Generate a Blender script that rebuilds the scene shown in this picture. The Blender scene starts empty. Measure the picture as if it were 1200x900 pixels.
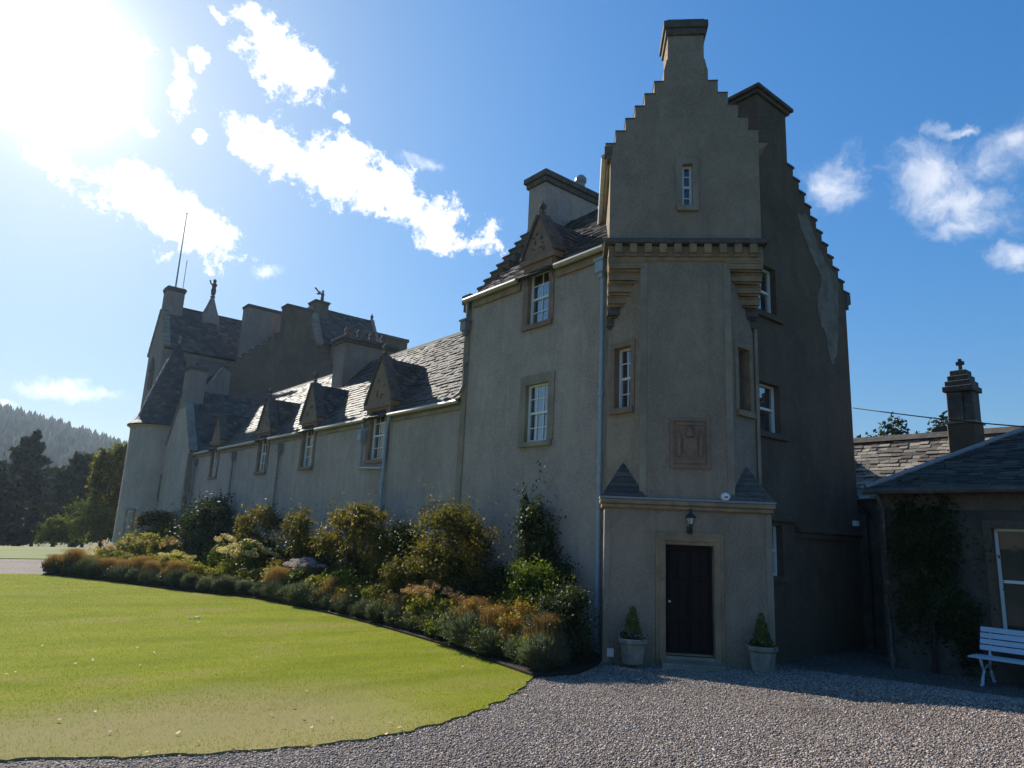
import bpy, bmesh, math, random
import numpy as np
from mathutils import Vector, Matrix

random.seed(11)
RNG = np.random.default_rng(11)
S = math.sqrt(0.5)
SC = bpy.context.scene
COL = SC.collection

# ------------------------------------------------------------------ camera
# world axes follow the house: +Y runs along the long garden front (away from us),
# +X runs into the house; metres; the door threshold is near z = 0.2
CAM = Vector((0, 0, 2.2))
YAW, PITCH, ROLL = math.radians(38.98), math.radians(12.11), math.radians(2.63)
FPX = 815.0
Fv = Vector((math.sin(YAW) * math.cos(PITCH), math.cos(YAW) * math.cos(PITCH), math.sin(PITCH)))
R0 = Vector((math.cos(YAW), -math.sin(YAW), 0))
U0 = R0.cross(Fv)
Rv = R0 * math.cos(ROLL) + U0 * math.sin(ROLL)
Uv = -R0 * math.sin(ROLL) + U0 * math.cos(ROLL)
cd = bpy.data.cameras.new('camera')
cam = bpy.data.objects.new('camera', cd)
COL.objects.link(cam)
m = Matrix.Identity(4)
for i in range(3):
    m[i][0] = Rv[i]; m[i][1] = Uv[i]; m[i][2] = -Fv[i]; m[i][3] = CAM[i]
cam.matrix_world = m
cd.sensor_width = 36
cd.lens = FPX / 1200 * 36
cd.clip_start = 0.05
cd.clip_end = 6000
SC.camera = cam

def ray(px, py):
    return (Fv * FPX + Rv * (px - 600) - Uv * (py - 450)).normalized()

# ------------------------------------------------------------------ light
SUN_AZ, SUN_EL = math.radians(1.6), math.radians(29.6)     # azimuth from +Y towards +X
SUNDIR = Vector((math.sin(SUN_AZ) * math.cos(SUN_EL), math.cos(SUN_AZ) * math.cos(SUN_EL), math.sin(SUN_EL)))
sl = bpy.data.lights.new('sun', 'SUN')
sl.energy = 5.0
sl.angle = math.radians(0.53)
sl.color = (1.0, 0.93, 0.82)
sun = bpy.data.objects.new('sun', sl)
COL.objects.link(sun)
sun.rotation_euler = (-SUNDIR).to_track_quat('-Z', 'Y').to_euler()
sun.location = (0, 0, 30)

SC.view_settings.view_transform = 'Standard'
SC.view_settings.look = 'None'
SC.view_settings.gamma = 1
SC.view_settings.use_curve_mapping = False
SC.view_settings.exposure = 0.75
SC.cycles.use_denoising = True
SC.cycles.max_bounces = 6
SC.cycles.transparent_max_bounces = 8
SC.cycles.volume_bounces = 0
SC.cycles.sample_clamp_indirect = 6

W = bpy.data.worlds.new('World')
SC.world = W
W.use_nodes = True
nt = W.node_tree
nt.nodes.clear()

class NG:
    """small helper to write node graphs"""
    def __init__(s, tree): s.t = tree
    def n(s, typ, **kw):
        nd = s.t.nodes.new(typ)
        for k, v in kw.items():
            setattr(nd, k, v)
        return nd
    def put(s, sock, v):
        if isinstance(v, bpy.types.NodeSocket): s.t.links.new(v, sock)
        elif v is not None:
            if sock.type == 'RGBA' and hasattr(v, '__len__') and len(v) == 3: v = (*v, 1)
            sock.default_value = v
    def math(s, op, a, b=None, c=None, clamp=False):
        nd = s.n('ShaderNodeMath', operation=op); nd.use_clamp = clamp
        s.put(nd.inputs[0], a)
        if b is not None: s.put(nd.inputs[1], b)
        if c is not None: s.put(nd.inputs[2], c)
        return nd.outputs[0]
    def vm(s, op, a, b=None, out=0):
        nd = s.n('ShaderNodeVectorMath', operation=op)
        s.put(nd.inputs[0], a)
        if b is not None: s.put(nd.inputs[1], b)
        return nd.outputs['Value'] if op in ('DOT_PRODUCT', 'LENGTH') else nd.outputs[0]
    def noise(s, vec, scale, detail=4, rough=0.55, dist=0.0, col=False):
        nd = s.n('ShaderNodeTexNoise')
        if vec is not None: s.put(nd.inputs['Vector'], vec)
        nd.inputs['Scale'].default_value = scale
        nd.inputs['Detail'].default_value = detail
        nd.inputs['Roughness'].default_value = rough
        nd.inputs['Distortion'].default_value = dist
        return nd.outputs['Color' if col else 'Fac']
    def ramp(s, fac, stops, interp='LINEAR'):
        nd = s.n('ShaderNodeValToRGB')
        cr = nd.color_ramp; cr.interpolation = interp
        while len(cr.elements) > 2: cr.elements.remove(cr.elements[-1])
        for i, (p, c) in enumerate(stops):
            e = cr.elements[i] if i < 2 else cr.elements.new(p)
            e.position = p
            e.color = (c, c, c, 1) if not hasattr(c, '__len__') else (*c[:3], 1)
        s.put(nd.inputs[0], fac)
        return nd.outputs[0]
    def mix(s, fac, a, b, blend='MIX'):
        nd = s.n('ShaderNodeMix', data_type='RGBA', blend_type=blend)
        s.put(nd.inputs[0], fac); s.put(nd.inputs[6], a); s.put(nd.inputs[7], b)
        return nd.outputs[2]
    def mapr(s, v, a, b, c=0.0, d=1.0, smooth=False):
        nd = s.n('ShaderNodeMapRange', interpolation_type='SMOOTHSTEP' if smooth else 'LINEAR')
        s.put(nd.inputs[0], v)
        for i, q in enumerate((a, b, c, d)): nd.inputs[i + 1].default_value = q
        return nd.outputs[0]

g = NG(nt)
sky = g.n('ShaderNodeTexSky', sky_type='NISHITA')
sky.sun_disc = False
sky.sun_elevation = SUN_EL
sky.sun_rotation = SUN_AZ
sky.air_density = 1.0
sky.dust_density = 0.3
sky.ozone_density = 3.0
sky.altitude = 200
tc = g.n('ShaderNodeTexCoord').outputs['Generated']
dirv = g.vm('NORMALIZE', tc)

def blobfield(blobs):
    cur = None
    for (cx, cy, rx, ry, ang) in blobs:
        c = ray(cx, cy); t = math.radians(ang)
        a = ray(cx + rx * math.cos(t), cy + rx * math.sin(t)) - c
        b = ray(cx - ry * math.sin(t), cy + ry * math.cos(t)) - c
        a -= c * a.dot(c); b -= c * b.dot(c)
        A = a / a.length_squared; B = b / b.length_squared
        cb = g.n('ShaderNodeCombineXYZ')
        g.put(cb.inputs[0], g.vm('DOT_PRODUCT', dirv, tuple(A)))
        g.put(cb.inputs[1], g.vm('DOT_PRODUCT', dirv, tuple(B)))
        d = g.vm('LENGTH', cb.outputs[0])
        cur = d if cur is None else g.math('SMOOTH_MIN', cur, d, 0.25)
    return g.math('SUBTRACT', 1.0, cur)

CUMULUS = [(188, 245, 92, 40, 20), (150, 222, 52, 30, 25), (240, 272, 62, 32, 22), (52, 190, 60, 20, 12),
           (330, 62, 60, 36, 35), (295, 25, 30, 20, 20), (365, 90, 32, 26, 30), (255, 14, 20, 9, 30),
           (318, 172, 52, 28, 24), (395, 200, 66, 32, 18), (455, 222, 62, 34, 15), (520, 258, 48, 28, 25), (572, 278, 30, 20, 15),
           (152, 60, 28, 17, 15), (203, 98, 20, 32, 10), (230, 57, 17, 13, 0), (163, 140, 18, 7, 40), (395, 147, 11, 7, 10),
           (235, 154, 11, 8, 0), (330, 152, 20, 8, 10)]
WISPS = [(975, 213, 42, 36, -25), (1090, 208, 78, 44, -15), (1130, 238, 88, 36, 0), (1160, 178, 75, 34, -30), (1132, 266, 50, 15, -4),
         (1186, 160, 26, 18, 0), (1195, 300, 36, 14, 10), (315, 318, 18, 7, 0), (1120, 148, 30, 8, 20), (500, 190, 26, 8, 20),
         (85, 455, 90, 12, 5), (2, 468, 14, 7, 0), (1165, 190, 50, 25, -10)]
n1 = g.noise(dirv, 9, 9, 0.62, 0.3)
n2 = g.noise(dirv, 30, 7, 0.65, 0.2)
dir0 = dirv
wv = g.n('ShaderNodeTexNoise'); g.put(wv.inputs['Vector'], dir0); wv.inputs['Scale'].default_value = 11; wv.inputs['Detail'].default_value = 5; wv.inputs['Roughness'].default_value = 0.6
wo_ = g.n('ShaderNodeVectorMath', operation='SCALE'); g.put(wo_.inputs[0], g.vm('SUBTRACT', wv.outputs['Color'], (0.5, 0.5, 0.5))); wo_.inputs['Scale'].default_value = 0.085
dirv = g.vm('NORMALIZE', g.vm('ADD', dir0, wo_.outputs[0]))
fc = blobfield(CUMULUS)
dn = g.math('ADD', g.math('MULTIPLY', g.math('SUBTRACT', n1, 0.5), 1.5), g.math('ADD', g.math('MULTIPLY', g.math('SUBTRACT', n2, 0.5), 2.2), g.math('MULTIPLY', g.math('SUBTRACT', g.noise(dirv, 85, 5, 0.7, 0.2), 0.5), 1.2)))
dens = g.math('ADD', fc, dn)
cm = g.mapr(dens, -0.05, 0.55, 0, 1, True)
fw = blobfield(WISPS)
mp = g.n('ShaderNodeMapping'); g.put(mp.inputs[0], dirv)
mp.inputs['Rotation'].default_value = (0.4, 0.9, 0.3); mp.inputs['Scale'].default_value = (1.0, 1.7, 1.0)
n3 = g.noise(mp.outputs[0], 13, 10, 0.66, 0.5)
wd = g.math('ADD', g.math('MULTIPLY', fw, 0.8), g.math('MULTIPLY', g.math('SUBTRACT', n3, 0.5), 2.3))
wm = g.mapr(wd, -0.15, 1.15, 0, 0.68, True)
cmask = g.math('MAXIMUM', cm, wm)
dirv = dir0
# sun glow of a hazy sky, falling off with the angle from the sun
sd = g.vm('DOT_PRODUCT', dirv, tuple(SUNDIR))
sdm = g.math('SUBTRACT', sd, 1.0)
gl1 = g.math('MULTIPLY', g.math('EXPONENT', g.math('MULTIPLY', sdm, 480.0)), 9.0)
gl2 = g.math('MULTIPLY', g.math('EXPONENT', g.math('MULTIPLY', sdm, 50.0)), 1.3)
gl3 = g.math('MULTIPLY', g.math('EXPONENT', g.math('MULTIPLY', sdm, 8.0)), 1.0)
glow = g.math('ADD', gl1, gl2)
gc = g.n('ShaderNodeCombineColor')
for i, (k1, k2) in enumerate(((1.0, 0.75), (0.99, 1.0), (0.90, 0.75))):
    g.put(gc.inputs[i], g.math('ADD', g.math('MULTIPLY', glow, k1), g.math('MULTIPLY', gl3, k2)))
hs_ = g.n('ShaderNodeHueSaturation'); g.put(hs_.inputs['Color'], sky.outputs[0])
hs_.inputs['Saturation'].default_value = 1.30
lum = g.vm('DOT_PRODUCT', hs_.outputs[0], (0.3, 0.5, 0.2))
sc_ = g.n('ShaderNodeVectorMath', operation='SCALE')
g.put(sc_.inputs[0], hs_.outputs[0]); g.put(sc_.inputs['Scale'], g.math('DIVIDE', 1.6, g.math('ADD', 1.0, g.math('MULTIPLY', lum, 0.36))))
skyc = g.mix(1.0, sc_.outputs[0], gc.outputs[0], 'ADD')
# thicker parts of a cloud away from the rim are a little greyer
shade = g.mapr(g.math('ADD', g.math('MULTIPLY', fc, 0.5), g.math('MULTIPLY', n1, 1.0)), 0.55, 1.1, 1.0, 0.72)
cb2 = g.math('MULTIPLY', shade, g.math('ADD', 6.9, g.math('MULTIPLY', gl3, 2.5)))
cc = g.n('ShaderNodeCombineColor')
g.put(cc.inputs[0], g.math('MULTIPLY', cb2, 1.0)); g.put(cc.inputs[1], g.math('MULTIPLY', cb2, 1.0)); g.put(cc.inputs[2], g.math('MULTIPLY', cb2, 1.03))
fin = g.mix(cmask, skyc, cc.outputs[0])
bg = g.n('ShaderNodeBackground')
g.put(bg.inputs[0], fin)
bg.inputs[1].default_value = 0.1
wo = g.n('ShaderNodeOutputWorld')
nt.links.new(bg.outputs[0], wo.inputs[0])

# ------------------------------------------------------------------ materials
def newmat(name):
    mt = bpy.data.materials.new(name); mt.use_nodes = True
    mt.node_tree.nodes.clear()
    gg = NG(mt.node_tree)
    out = gg.n('ShaderNodeOutputMaterial')
    p = gg.n('ShaderNodeBsdfPrincipled')
    mt.node_tree.links.new(p.outputs[0], out.inputs[0])
    return mt, gg, p, out

def geo(gg): return gg.n('ShaderNodeNewGeometry')

def bump(gg, p, h, strength=0.5, dist=0.02):
    b = gg.n('ShaderNodeBump'); b.inputs['Strength'].default_value = strength; b.inputs['Distance'].default_value = dist
    gg.put(b.inputs['Height'], h); gg.put(p.inputs['Normal'], b.outputs[0])

def mat_harl(name, base, dark=0.6, tint=(1, 1, 1)):
    mt, gg, p, o = newmat(name)
    pos = geo(gg).outputs['Position']
    big = gg.noise(pos, 0.8, 8, 0.68, 0.4)
    mp_ = gg.n('ShaderNodeMapping'); gg.put(mp_.inputs[0], pos); mp_.inputs['Scale'].default_value = (1.7, 1.7, 0.3)
    st = gg.noise(mp_.outputs[0], 1.1, 8, 0.7, 1.2)
    mid = gg.noise(pos, 3.4, 7, 0.7, 0.6)
    fine = gg.noise(pos, 38, 3, 0.7)
    grit = gg.noise(pos, 110, 2, 0.6)
    col = gg.mix(gg.mapr(big, 0.36, 0.62), tuple(b * dark * 0.9 for b in base), base)
    col = gg.mix(gg.mapr(st, 0.44, 0.70), col, tuple(b * 0.56 * t for b, t in zip(base, (1, 1.02, 1.0))))
    col = gg.mix(gg.mapr(mid, 0.52, 0.70, 0, 0.5), col, (base[0] * 1.28, base[1] * 1.25, base[2] * 1.2))
    col = gg.mix(gg.mapr(mid, 0.46, 0.30, 0, 0.5), col, (base[0] * 0.5, base[1] * 0.56, base[2] * 0.5))
    # damp and algae climbing from the ground, with a ragged upper edge
    sx = gg.n('ShaderNodeSeparateXYZ'); gg.put(sx.inputs[0], pos)
    hgt = gg.math('ADD', sx.outputs[2], gg.math('MULTIPLY', gg.math('SUBTRACT', big, 0.5), -3.2))
    col = gg.mix(gg.mapr(hgt, 1.0, 0.0, 0, 0.6), col, (base[0] * 0.42, base[1] * 0.5, base[2] * 0.38))
    col = gg.mix(gg.mapr(fine, 0.4, 0.62, 0.0, 0.7), col, tuple(min(1, b * 1.3) for b in base))
    gg.put(p.inputs['Base Color'], col)
    p.inputs['Roughness'].default_value = 0.95
    p.inputs['Specular IOR Level'].default_value = 0.1
    h = gg.math('ADD', gg.math('MULTIPLY', fine, 0.6), gg.math('ADD', gg.math('MULTIPLY', grit, 0.5), gg.math('MULTIPLY', mid, 1.6)))
    bump(gg, p, h, 1.0, 0.05)
    return mt

def mat_stone(name, a, b, scale=3.0, rough=0.9, bs=0.5, blotch=None):
    mt, gg, p, o = newmat(name)
    pos = geo(gg).outputs['Position']
    n = gg.noise(pos, scale, 6, 0.65)
    f = gg.noise(pos, scale * 12, 4, 0.6)
    col = gg.mix(gg.mapr(n, 0.35, 0.65), a, b)
    col = gg.mix(gg.mapr(f, 0.45, 0.75, 0, 0.5), col, tuple(x * 0.55 for x in a))
    if blotch:
        col = gg.mix(gg.mapr(gg.noise(pos, scale * 2.3, 5, 0.7), 0.55, 0.68, 0, 0.8), col, blotch)
    gg.put(p.inputs['Base Color'], col)
    p.inputs['Roughness'].default_value = rough
    p.inputs['Specular IOR Level'].default_value = 0.25
    bump(gg, p, gg.math('ADD', n, gg.math('MULTIPLY', f, 0.5)), bs, 0.02)
    return mt

def mat_island(name, stops, rough=0.5, spec=0.5, translucent=0.0, bumps=0.0, big=None, sheen=0.0):
    """colour picked per separate leaf, slate or pebble"""
    mt, gg, p, o = newmat(name)
    ge = geo(gg)
    r = ge.outputs['Random Per Island']
    if big:
        nz = gg.noise(ge.outputs['Position'], big, 3, 0.5)
        r = gg.math('ADD', gg.math('MULTIPLY', r, 0.65), gg.mapr(nz, 0.35, 0.65, -0.1, 0.42), clamp=True)
    col = gg.ramp(r, stops)
    gg.put(p.inputs['Base Color'], col)
    p.inputs['Roughness'].default_value = rough
    p.inputs['Specular IOR Level'].default_value = spec
    if bumps:
        bump(gg, p, gg.noise(ge.outputs['Position'], 30, 4, 0.7), bumps, 0.02)
    if translucent:
        tr = gg.n('ShaderNodeBsdfTranslucent')
        tcol = gg.mix(1.0, col, (1.6, 1.45, 0.6), 'MULTIPLY')
        gg.put(tr.inputs[0], tcol)
        ms = gg.n('ShaderNodeMixShader'); ms.inputs[0].default_value = translucent
        mt.node_tree.links.new(p.outputs[0], ms.inputs[1]); mt.node_tree.links.new(tr.outputs[0], ms.inputs[2])
        mt.node_tree.links.new(ms.outputs[0], o.inputs[0])
    return mt

def mat_plain(name, col, rough=0.6, spec=0.4, metal=0.0, var=0.25, scale=8, bs=0.15):
    mt, gg, p, o = newmat(name)
    pos = geo(gg).outputs['Position']
    n = gg.noise(pos, scale, 5, 0.6)
    gg.put(p.inputs['Base Color'], gg.mix(gg.mapr(n, 0.35, 0.7), col, tuple(c * (1 - var) for c in col)))
    p.inputs['Roughness'].default_value = rough
    p.inputs['Specular IOR Level'].default_value = spec
    p.inputs['Metallic'].default_value = metal
    if bs: bump(gg, p, n, bs, 0.01)
    return mt

M = {}
M['harl'] = mat_harl('grey_harling', (0.54, 0.435, 0.365), 0.72)
M['harl_dark'] = mat_harl('shade_dark_harling', (0.205, 0.15, 0.107), 0.62)  # darker copy of the harling, the gable's shade put into its colour
M['harl_turret'] = mat_harl('brownish_harling', (0.42, 0.325, 0.24), 0.72)
M['harl_far'] = mat_harl('pinkish_harling', (0.34, 0.265, 0.23), 0.75)
M['patch'] = mat_stone('exposed_rubble', (0.27, 0.225, 0.175), (0.14, 0.115, 0.09), 3.6, 0.95, 0.9)
M['sand'] = mat_stone('tan_sandstone', (0.37, 0.255, 0.145), (0.20, 0.15, 0.10), 3.2, 0.9, 0.5)
M['sand_pale'] = mat_stone('pale_sandstone', (0.33, 0.275, 0.205), (0.21, 0.17, 0.125), 1.6, 0.9, 0.4)
M['sand_red'] = mat_stone('reddish_sandstone', (0.30, 0.19, 0.13), (0.20, 0.14, 0.10), 4, 0.9, 0.7)
M['cope'] = mat_stone('dark_weathered_coping', (0.13, 0.115, 0.10), (0.075, 0.068, 0.06), 4, 0.9, 0.6, (0.2, 0.19, 0.15))
M['slate'] = mat_island('stone_slates', [(0.0, (0.06, 0.055, 0.052)), (0.5, (0.088, 0.079, 0.072)), (0.85, (0.115, 0.103, 0.09)), (1.0, (0.16, 0.14, 0.115))], 0.6, 0.055, 0, 0.9)
M['slate_base'] = mat_plain('roof_underlay', (0.03, 0.03, 0.03), 0.9)
M['paint'] = mat_plain('white_gloss_paint', (0.74, 0.76, 0.74), 0.35, 0.5, var=0.1)
M['lead'] = mat_plain('grey_lead', (0.26, 0.27, 0.28), 0.5, 0.5)
M['lead_white'] = mat_plain('bright_lead_flashing', (0.6, 0.6, 0.58), 0.45, 0.5)
M['pipe'] = mat_plain('grey_painted_pipe', (0.20, 0.205, 0.20), 0.45, 0.5)
M['pipe_blue'] = mat_plain('blue_grey_painted_pipe', (0.30, 0.37, 0.42), 0.35, 0.5)
M['gutter'] = mat_plain('pale_stone_painted_gutter', (0.42, 0.38, 0.30), 0.4, 0.5)
M['iron'] = mat_plain('black_iron', (0.02, 0.02, 0.022), 0.45, 0.5)
M['wood_dark'] = mat_plain('dark_stained_oak', (0.016, 0.013, 0.012), 0.6, 0.12)
M['bench'] = mat_plain('pale_blue_white_bench_paint', (0.50, 0.58, 0.66), 0.4, 0.5, var=0.12)
M['clay'] = mat_plain('clay_pot', (0.17, 0.12, 0.09), 0.85)
M['trough'] = mat_stone('carved_stone_planter', (0.36, 0.32, 0.26), (0.20, 0.19, 0.15), 6, 0.95, 0.8)
M['bark'] = mat_plain('bark', (0.06, 0.045, 0.035), 0.9, 0.2)
M['plastic_white'] = mat_plain('white_plastic', (0.8, 0.8, 0.78), 0.4, 0.5, var=0.05)

def mat_glass():
    mt, gg, p, o = newmat('window_glass')
    pos = geo(gg).outputs['Position']
    gg.put(p.inputs['Base Color'], gg.mix(gg.mapr(gg.noise(pos, 0.9, 2), 0.4, 0.6), (0.015, 0.018, 0.02), (0.05, 0.05, 0.05)))
    p.inputs['Roughness'].default_value = 0.05
    p.inputs['Specular IOR Level'].default_value = 0.4
    bp = gg.n('ShaderNodeBump'); bp.inputs['Strength'].default_value = 0.05; bp.inputs['Distance'].default_value = 0.05
    gg.put(bp.inputs['Height'], gg.noise(pos, 2.3, 2)); gg.put(p.inputs['Normal'], bp.outputs[0])
    gl = gg.n('ShaderNodeBsdfGlossy'); gl.inputs['Roughness'].default_value = 0.02; gg.put(gl.inputs['Normal'], bp.outputs[0])
    lw = gg.n('ShaderNodeLayerWeight'); lw.inputs[0].default_value = 0.5
    fac = gg.math('MULTIPLY', gg.math('POWER', lw.outputs['Facing'], 1.3), 0.95)
    ms = gg.n('ShaderNodeMixShader'); gg.put(ms.inputs[0], fac)
    mt.node_tree.links.new(p.outputs[0], ms.inputs[1]); mt.node_tree.links.new(gl.outputs[0], ms.inputs[2])
    mt.node_tree.links.new(ms.outputs[0], o.inputs[0])
    return mt
M['glass'] = mat_glass()

def mat_grass_sheet():
    mt, gg, p, o = newmat('mown_lawn')
    pos = geo(gg).outputs['Position']
    mpp = gg.n('ShaderNodeMapping'); gg.put(mpp.inputs[0], pos)
    mpp.inputs['Rotation'].default_value = (0, 0, 0.55); mpp.inputs['Scale'].default_value = (0.16, 0.55, 1)
    a = gg.noise(mpp.outputs[0], 1.9, 6, 0.66)
    b = gg.noise(pos, 0.5, 5, 0.6)
    c = gg.noise(pos, 45, 3, 0.7)
    col = gg.mix(gg.mapr(a, 0.36, 0.62), (0.165, 0.20, 0.014), (0.25, 0.27, 0.022))
    col = gg.mix(gg.mapr(gg.math('MULTIPLY', a, b), 0.26, 0.38, 0, 0.85), col, (0.27, 0.23, 0.075))
    col = gg.mix(gg.mapr(c, 0.4, 0.75, 0, 0.55), col, (0.075, 0.115, 0.008))
    # worn dry turf near the drive edge
    sx = gg.n('ShaderNodeSeparateXYZ'); gg.put(sx.inputs[0], pos)
    w = gg.mapr(gg.math('ADD', sx.outputs[1], gg.math('MULTIPLY', gg.math('SUBTRACT', b, 0.5), 3.5)), 11.0, 8.6, 0, 0.9, True)
    w2 = gg.mapr(sx.outputs[0], 3.6, 6.0, 1.0, 0.15, True)
    e = gg.mapr(c, 0.3, 0.6, 0.6, 1.0)
    col = gg.mix(gg.math('MULTIPLY', gg.math('MULTIPLY', w, w2), e), col, (0.26, 0.215, 0.11))
    gg.put(p.inputs['Base Color'], col)
    p.inputs['Roughness'].default_value = 0.9
    p.inputs['Specular IOR Level'].default_value = 0.02
    bump(gg, p, c, 0.6, 0.02)
    return mt
M['lawn'] = mat_grass_sheet()
M['blade'] = mat_island('grass_blades', [(0, (0.13, 0.165, 0.012)), (0.6, (0.21, 0.235, 0.018)), (1, (0.30, 0.28, 0.05))], 0.8, 0.03, 0.35)

def mat_gravel_sheet():
    mt, gg, p, o = newmat('gravel_bed')
    pos = geo(gg).outputs['Position']
    v = gg.n('ShaderNodeTexVoronoi'); gg.put(v.inputs['Vector'], pos); v.inputs['Scale'].default_value = 42
    hs = gg.n('ShaderNodeSeparateColor'); gg.put(hs.inputs[0], v.outputs['Color'])
    col = gg.ramp(hs.outputs[0], [(0, (0.085, 0.068, 0.06)), (0.45, (0.22, 0.175, 0.15)), (0.8, (0.36, 0.295, 0.25)), (1, (0.6, 0.54, 0.50))])
    col = gg.mix(gg.mapr(v.outputs['Distance'], 0.35, 0.75, 0, 0.85), col, (0.03, 0.028, 0.027))
    bigp = gg.noise(pos, 0.7, 6, 0.65, 0.8)
    col = gg.mix(gg.mapr(bigp, 0.45, 0.62, 0, 0.7), col, (0.13, 0.10, 0.075))
    gg.put(p.inputs['Base Color'], col)
    p.inputs['Roughness'].default_value = 0.85
    p.inputs['Specular IOR Level'].default_value = 0.2
    bump(gg, p, gg.math('SUBTRACT', 1.0, v.outputs['Distance']), 1.0, 0.03)
    return mt
M['gravel'] = mat_gravel_sheet()
M['pebble'] = mat_island('gravel_stones', [(0, (0.085, 0.068, 0.06)), (0.4, (0.22, 0.175, 0.15)), (0.75, (0.37, 0.30, 0.255)), (0.92, (0.54, 0.46, 0.39)), (0.97, (0.38, 0.24, 0.15)), (1, (0.62, 0.58, 0.54))], 0.7, 0.35)
M['soil'] = mat_plain('dark_soil', (0.045, 0.034, 0.025), 0.95, 0.1, scale=20, bs=0.8)
M['meadow'] = mat_plain('rough_grass', (0.075, 0.095, 0.02), 0.9, 0.1, scale=0.5, var=0.4)

G = lambda *s: s
M['leaf_gold'] = mat_island('golden_leaves', [(0, (0.04, 0.055, 0.015)), (0.5, (0.085, 0.085, 0.02)), (0.82, (0.15, 0.12, 0.03)), (1, (0.25, 0.175, 0.045))], 0.6, 0.14, 0.42, big=1.6)
M['leaf_dark'] = mat_island('glossy_dark_leaves', [(0, (0.018, 0.03, 0.01)), (0.6, (0.035, 0.055, 0.02)), (1, (0.08, 0.10, 0.04))], 0.6, 0.14, 0.22, big=2.0)
M['leaf_green'] = mat_island('fresh_green_leaves', [(0, (0.03, 0.055, 0.01)), (0.6, (0.07, 0.11, 0.015)), (1, (0.17, 0.2, 0.03))], 0.6, 0.14, 0.42, big=2.0)
M['leaf_lime'] = mat_island('yellow_green_leaves', [(0, (0.08, 0.105, 0.015)), (0.6, (0.17, 0.18, 0.03)), (1, (0.32, 0.28, 0.07))], 0.6, 0.14, 0.42, big=2.5)
M['leaf_red'] = mat_island('red_and_yellow_leaves', [(0, (0.06, 0.08, 0.015)), (0.4, (0.15, 0.13, 0.02)), (0.7, (0.32, 0.13, 0.04)), (1, (0.42, 0.33, 0.08))], 0.6, 0.14, 0.42, big=3)
M['leaf_grey'] = mat_island('grey_green_stems', [(0, (0.055, 0.075, 0.05)), (0.6, (0.11, 0.14, 0.095)), (1, (0.2, 0.23, 0.17))], 0.6, 0.3, 0.3, big=2)
M['haze_brown'] = mat_island('orange_brown_seed_heads', [(0, (0.13, 0.085, 0.04)), (0.6, (0.25, 0.155, 0.07)), (1, (0.36, 0.25, 0.13))], 0.7, 0.2, 0.35)
M['flower_cream'] = mat_island('fading_cream_flowers', [(0, (0.32, 0.26, 0.14)), (0.6, (0.5, 0.44, 0.24)), (1, (0.62, 0.60, 0.42))], 0.6, 0.2, 0.35)
M['flower_brown'] = mat_island('brown_pink_flower_heads', [(0, (0.22, 0.12, 0.07)), (0.6, (0.36, 0.22, 0.12)), (1, (0.5, 0.38, 0.22))], 0.7, 0.2, 0.3)
M['flower_lilac'] = mat_island('lilac_flowers', [(0, (0.30, 0.26, 0.42)), (1, (0.52, 0.48, 0.66))], 0.6, 0.2, 0.3)
M['flower_pink'] = mat_island('pale_pink_flowers', [(0, (0.42, 0.25, 0.26)), (1, (0.75, 0.62, 0.58))], 0.6, 0.2, 0.3)
M['conifer'] = mat_island('conifer_needles', [(0, (0.014, 0.024, 0.012)), (0.6, (0.03, 0.045, 0.02)), (1, (0.06, 0.075, 0.03))], 0.8, 0.1, 0.08, big=0.6)
M['tree_dark'] = mat_island('dark_tree_leaves', [(0, (0.02, 0.032, 0.01)), (0.6, (0.04, 0.055, 0.015)), (1, (0.09, 0.09, 0.02))], 0.8, 0.1, 0.12, big=0.5)
M['tree_yellow'] = mat_island('yellowing_tree_leaves', [(0, (0.05, 0.07, 0.012)), (0.55, (0.11, 0.125, 0.02)), (1, (0.23, 0.20, 0.035))], 0.8, 0.05, 0.38, big=0.6)
M['tree_pale'] = mat_island('pale_green_leaves', [(0, (0.05, 0.08, 0.015)), (1, (0.16, 0.19, 0.05))], 0.8, 0.1, 0.3, big=0.8)
M['topiary'] = mat_island('clipped_box_leaves', [(0, (0.05, 0.07, 0.01)), (1, (0.18, 0.2, 0.04))], 0.5, 0.4, 0.3, big=6)

# ------------------------------------------------------------------ builders
def root_of(o):
    while o.parent: o = o.parent
    return o

def rootmat(o):
    r = root_of(o)
    return Matrix.Translation(r.location) @ r.rotation_euler.to_matrix().to_4x4()

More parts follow.
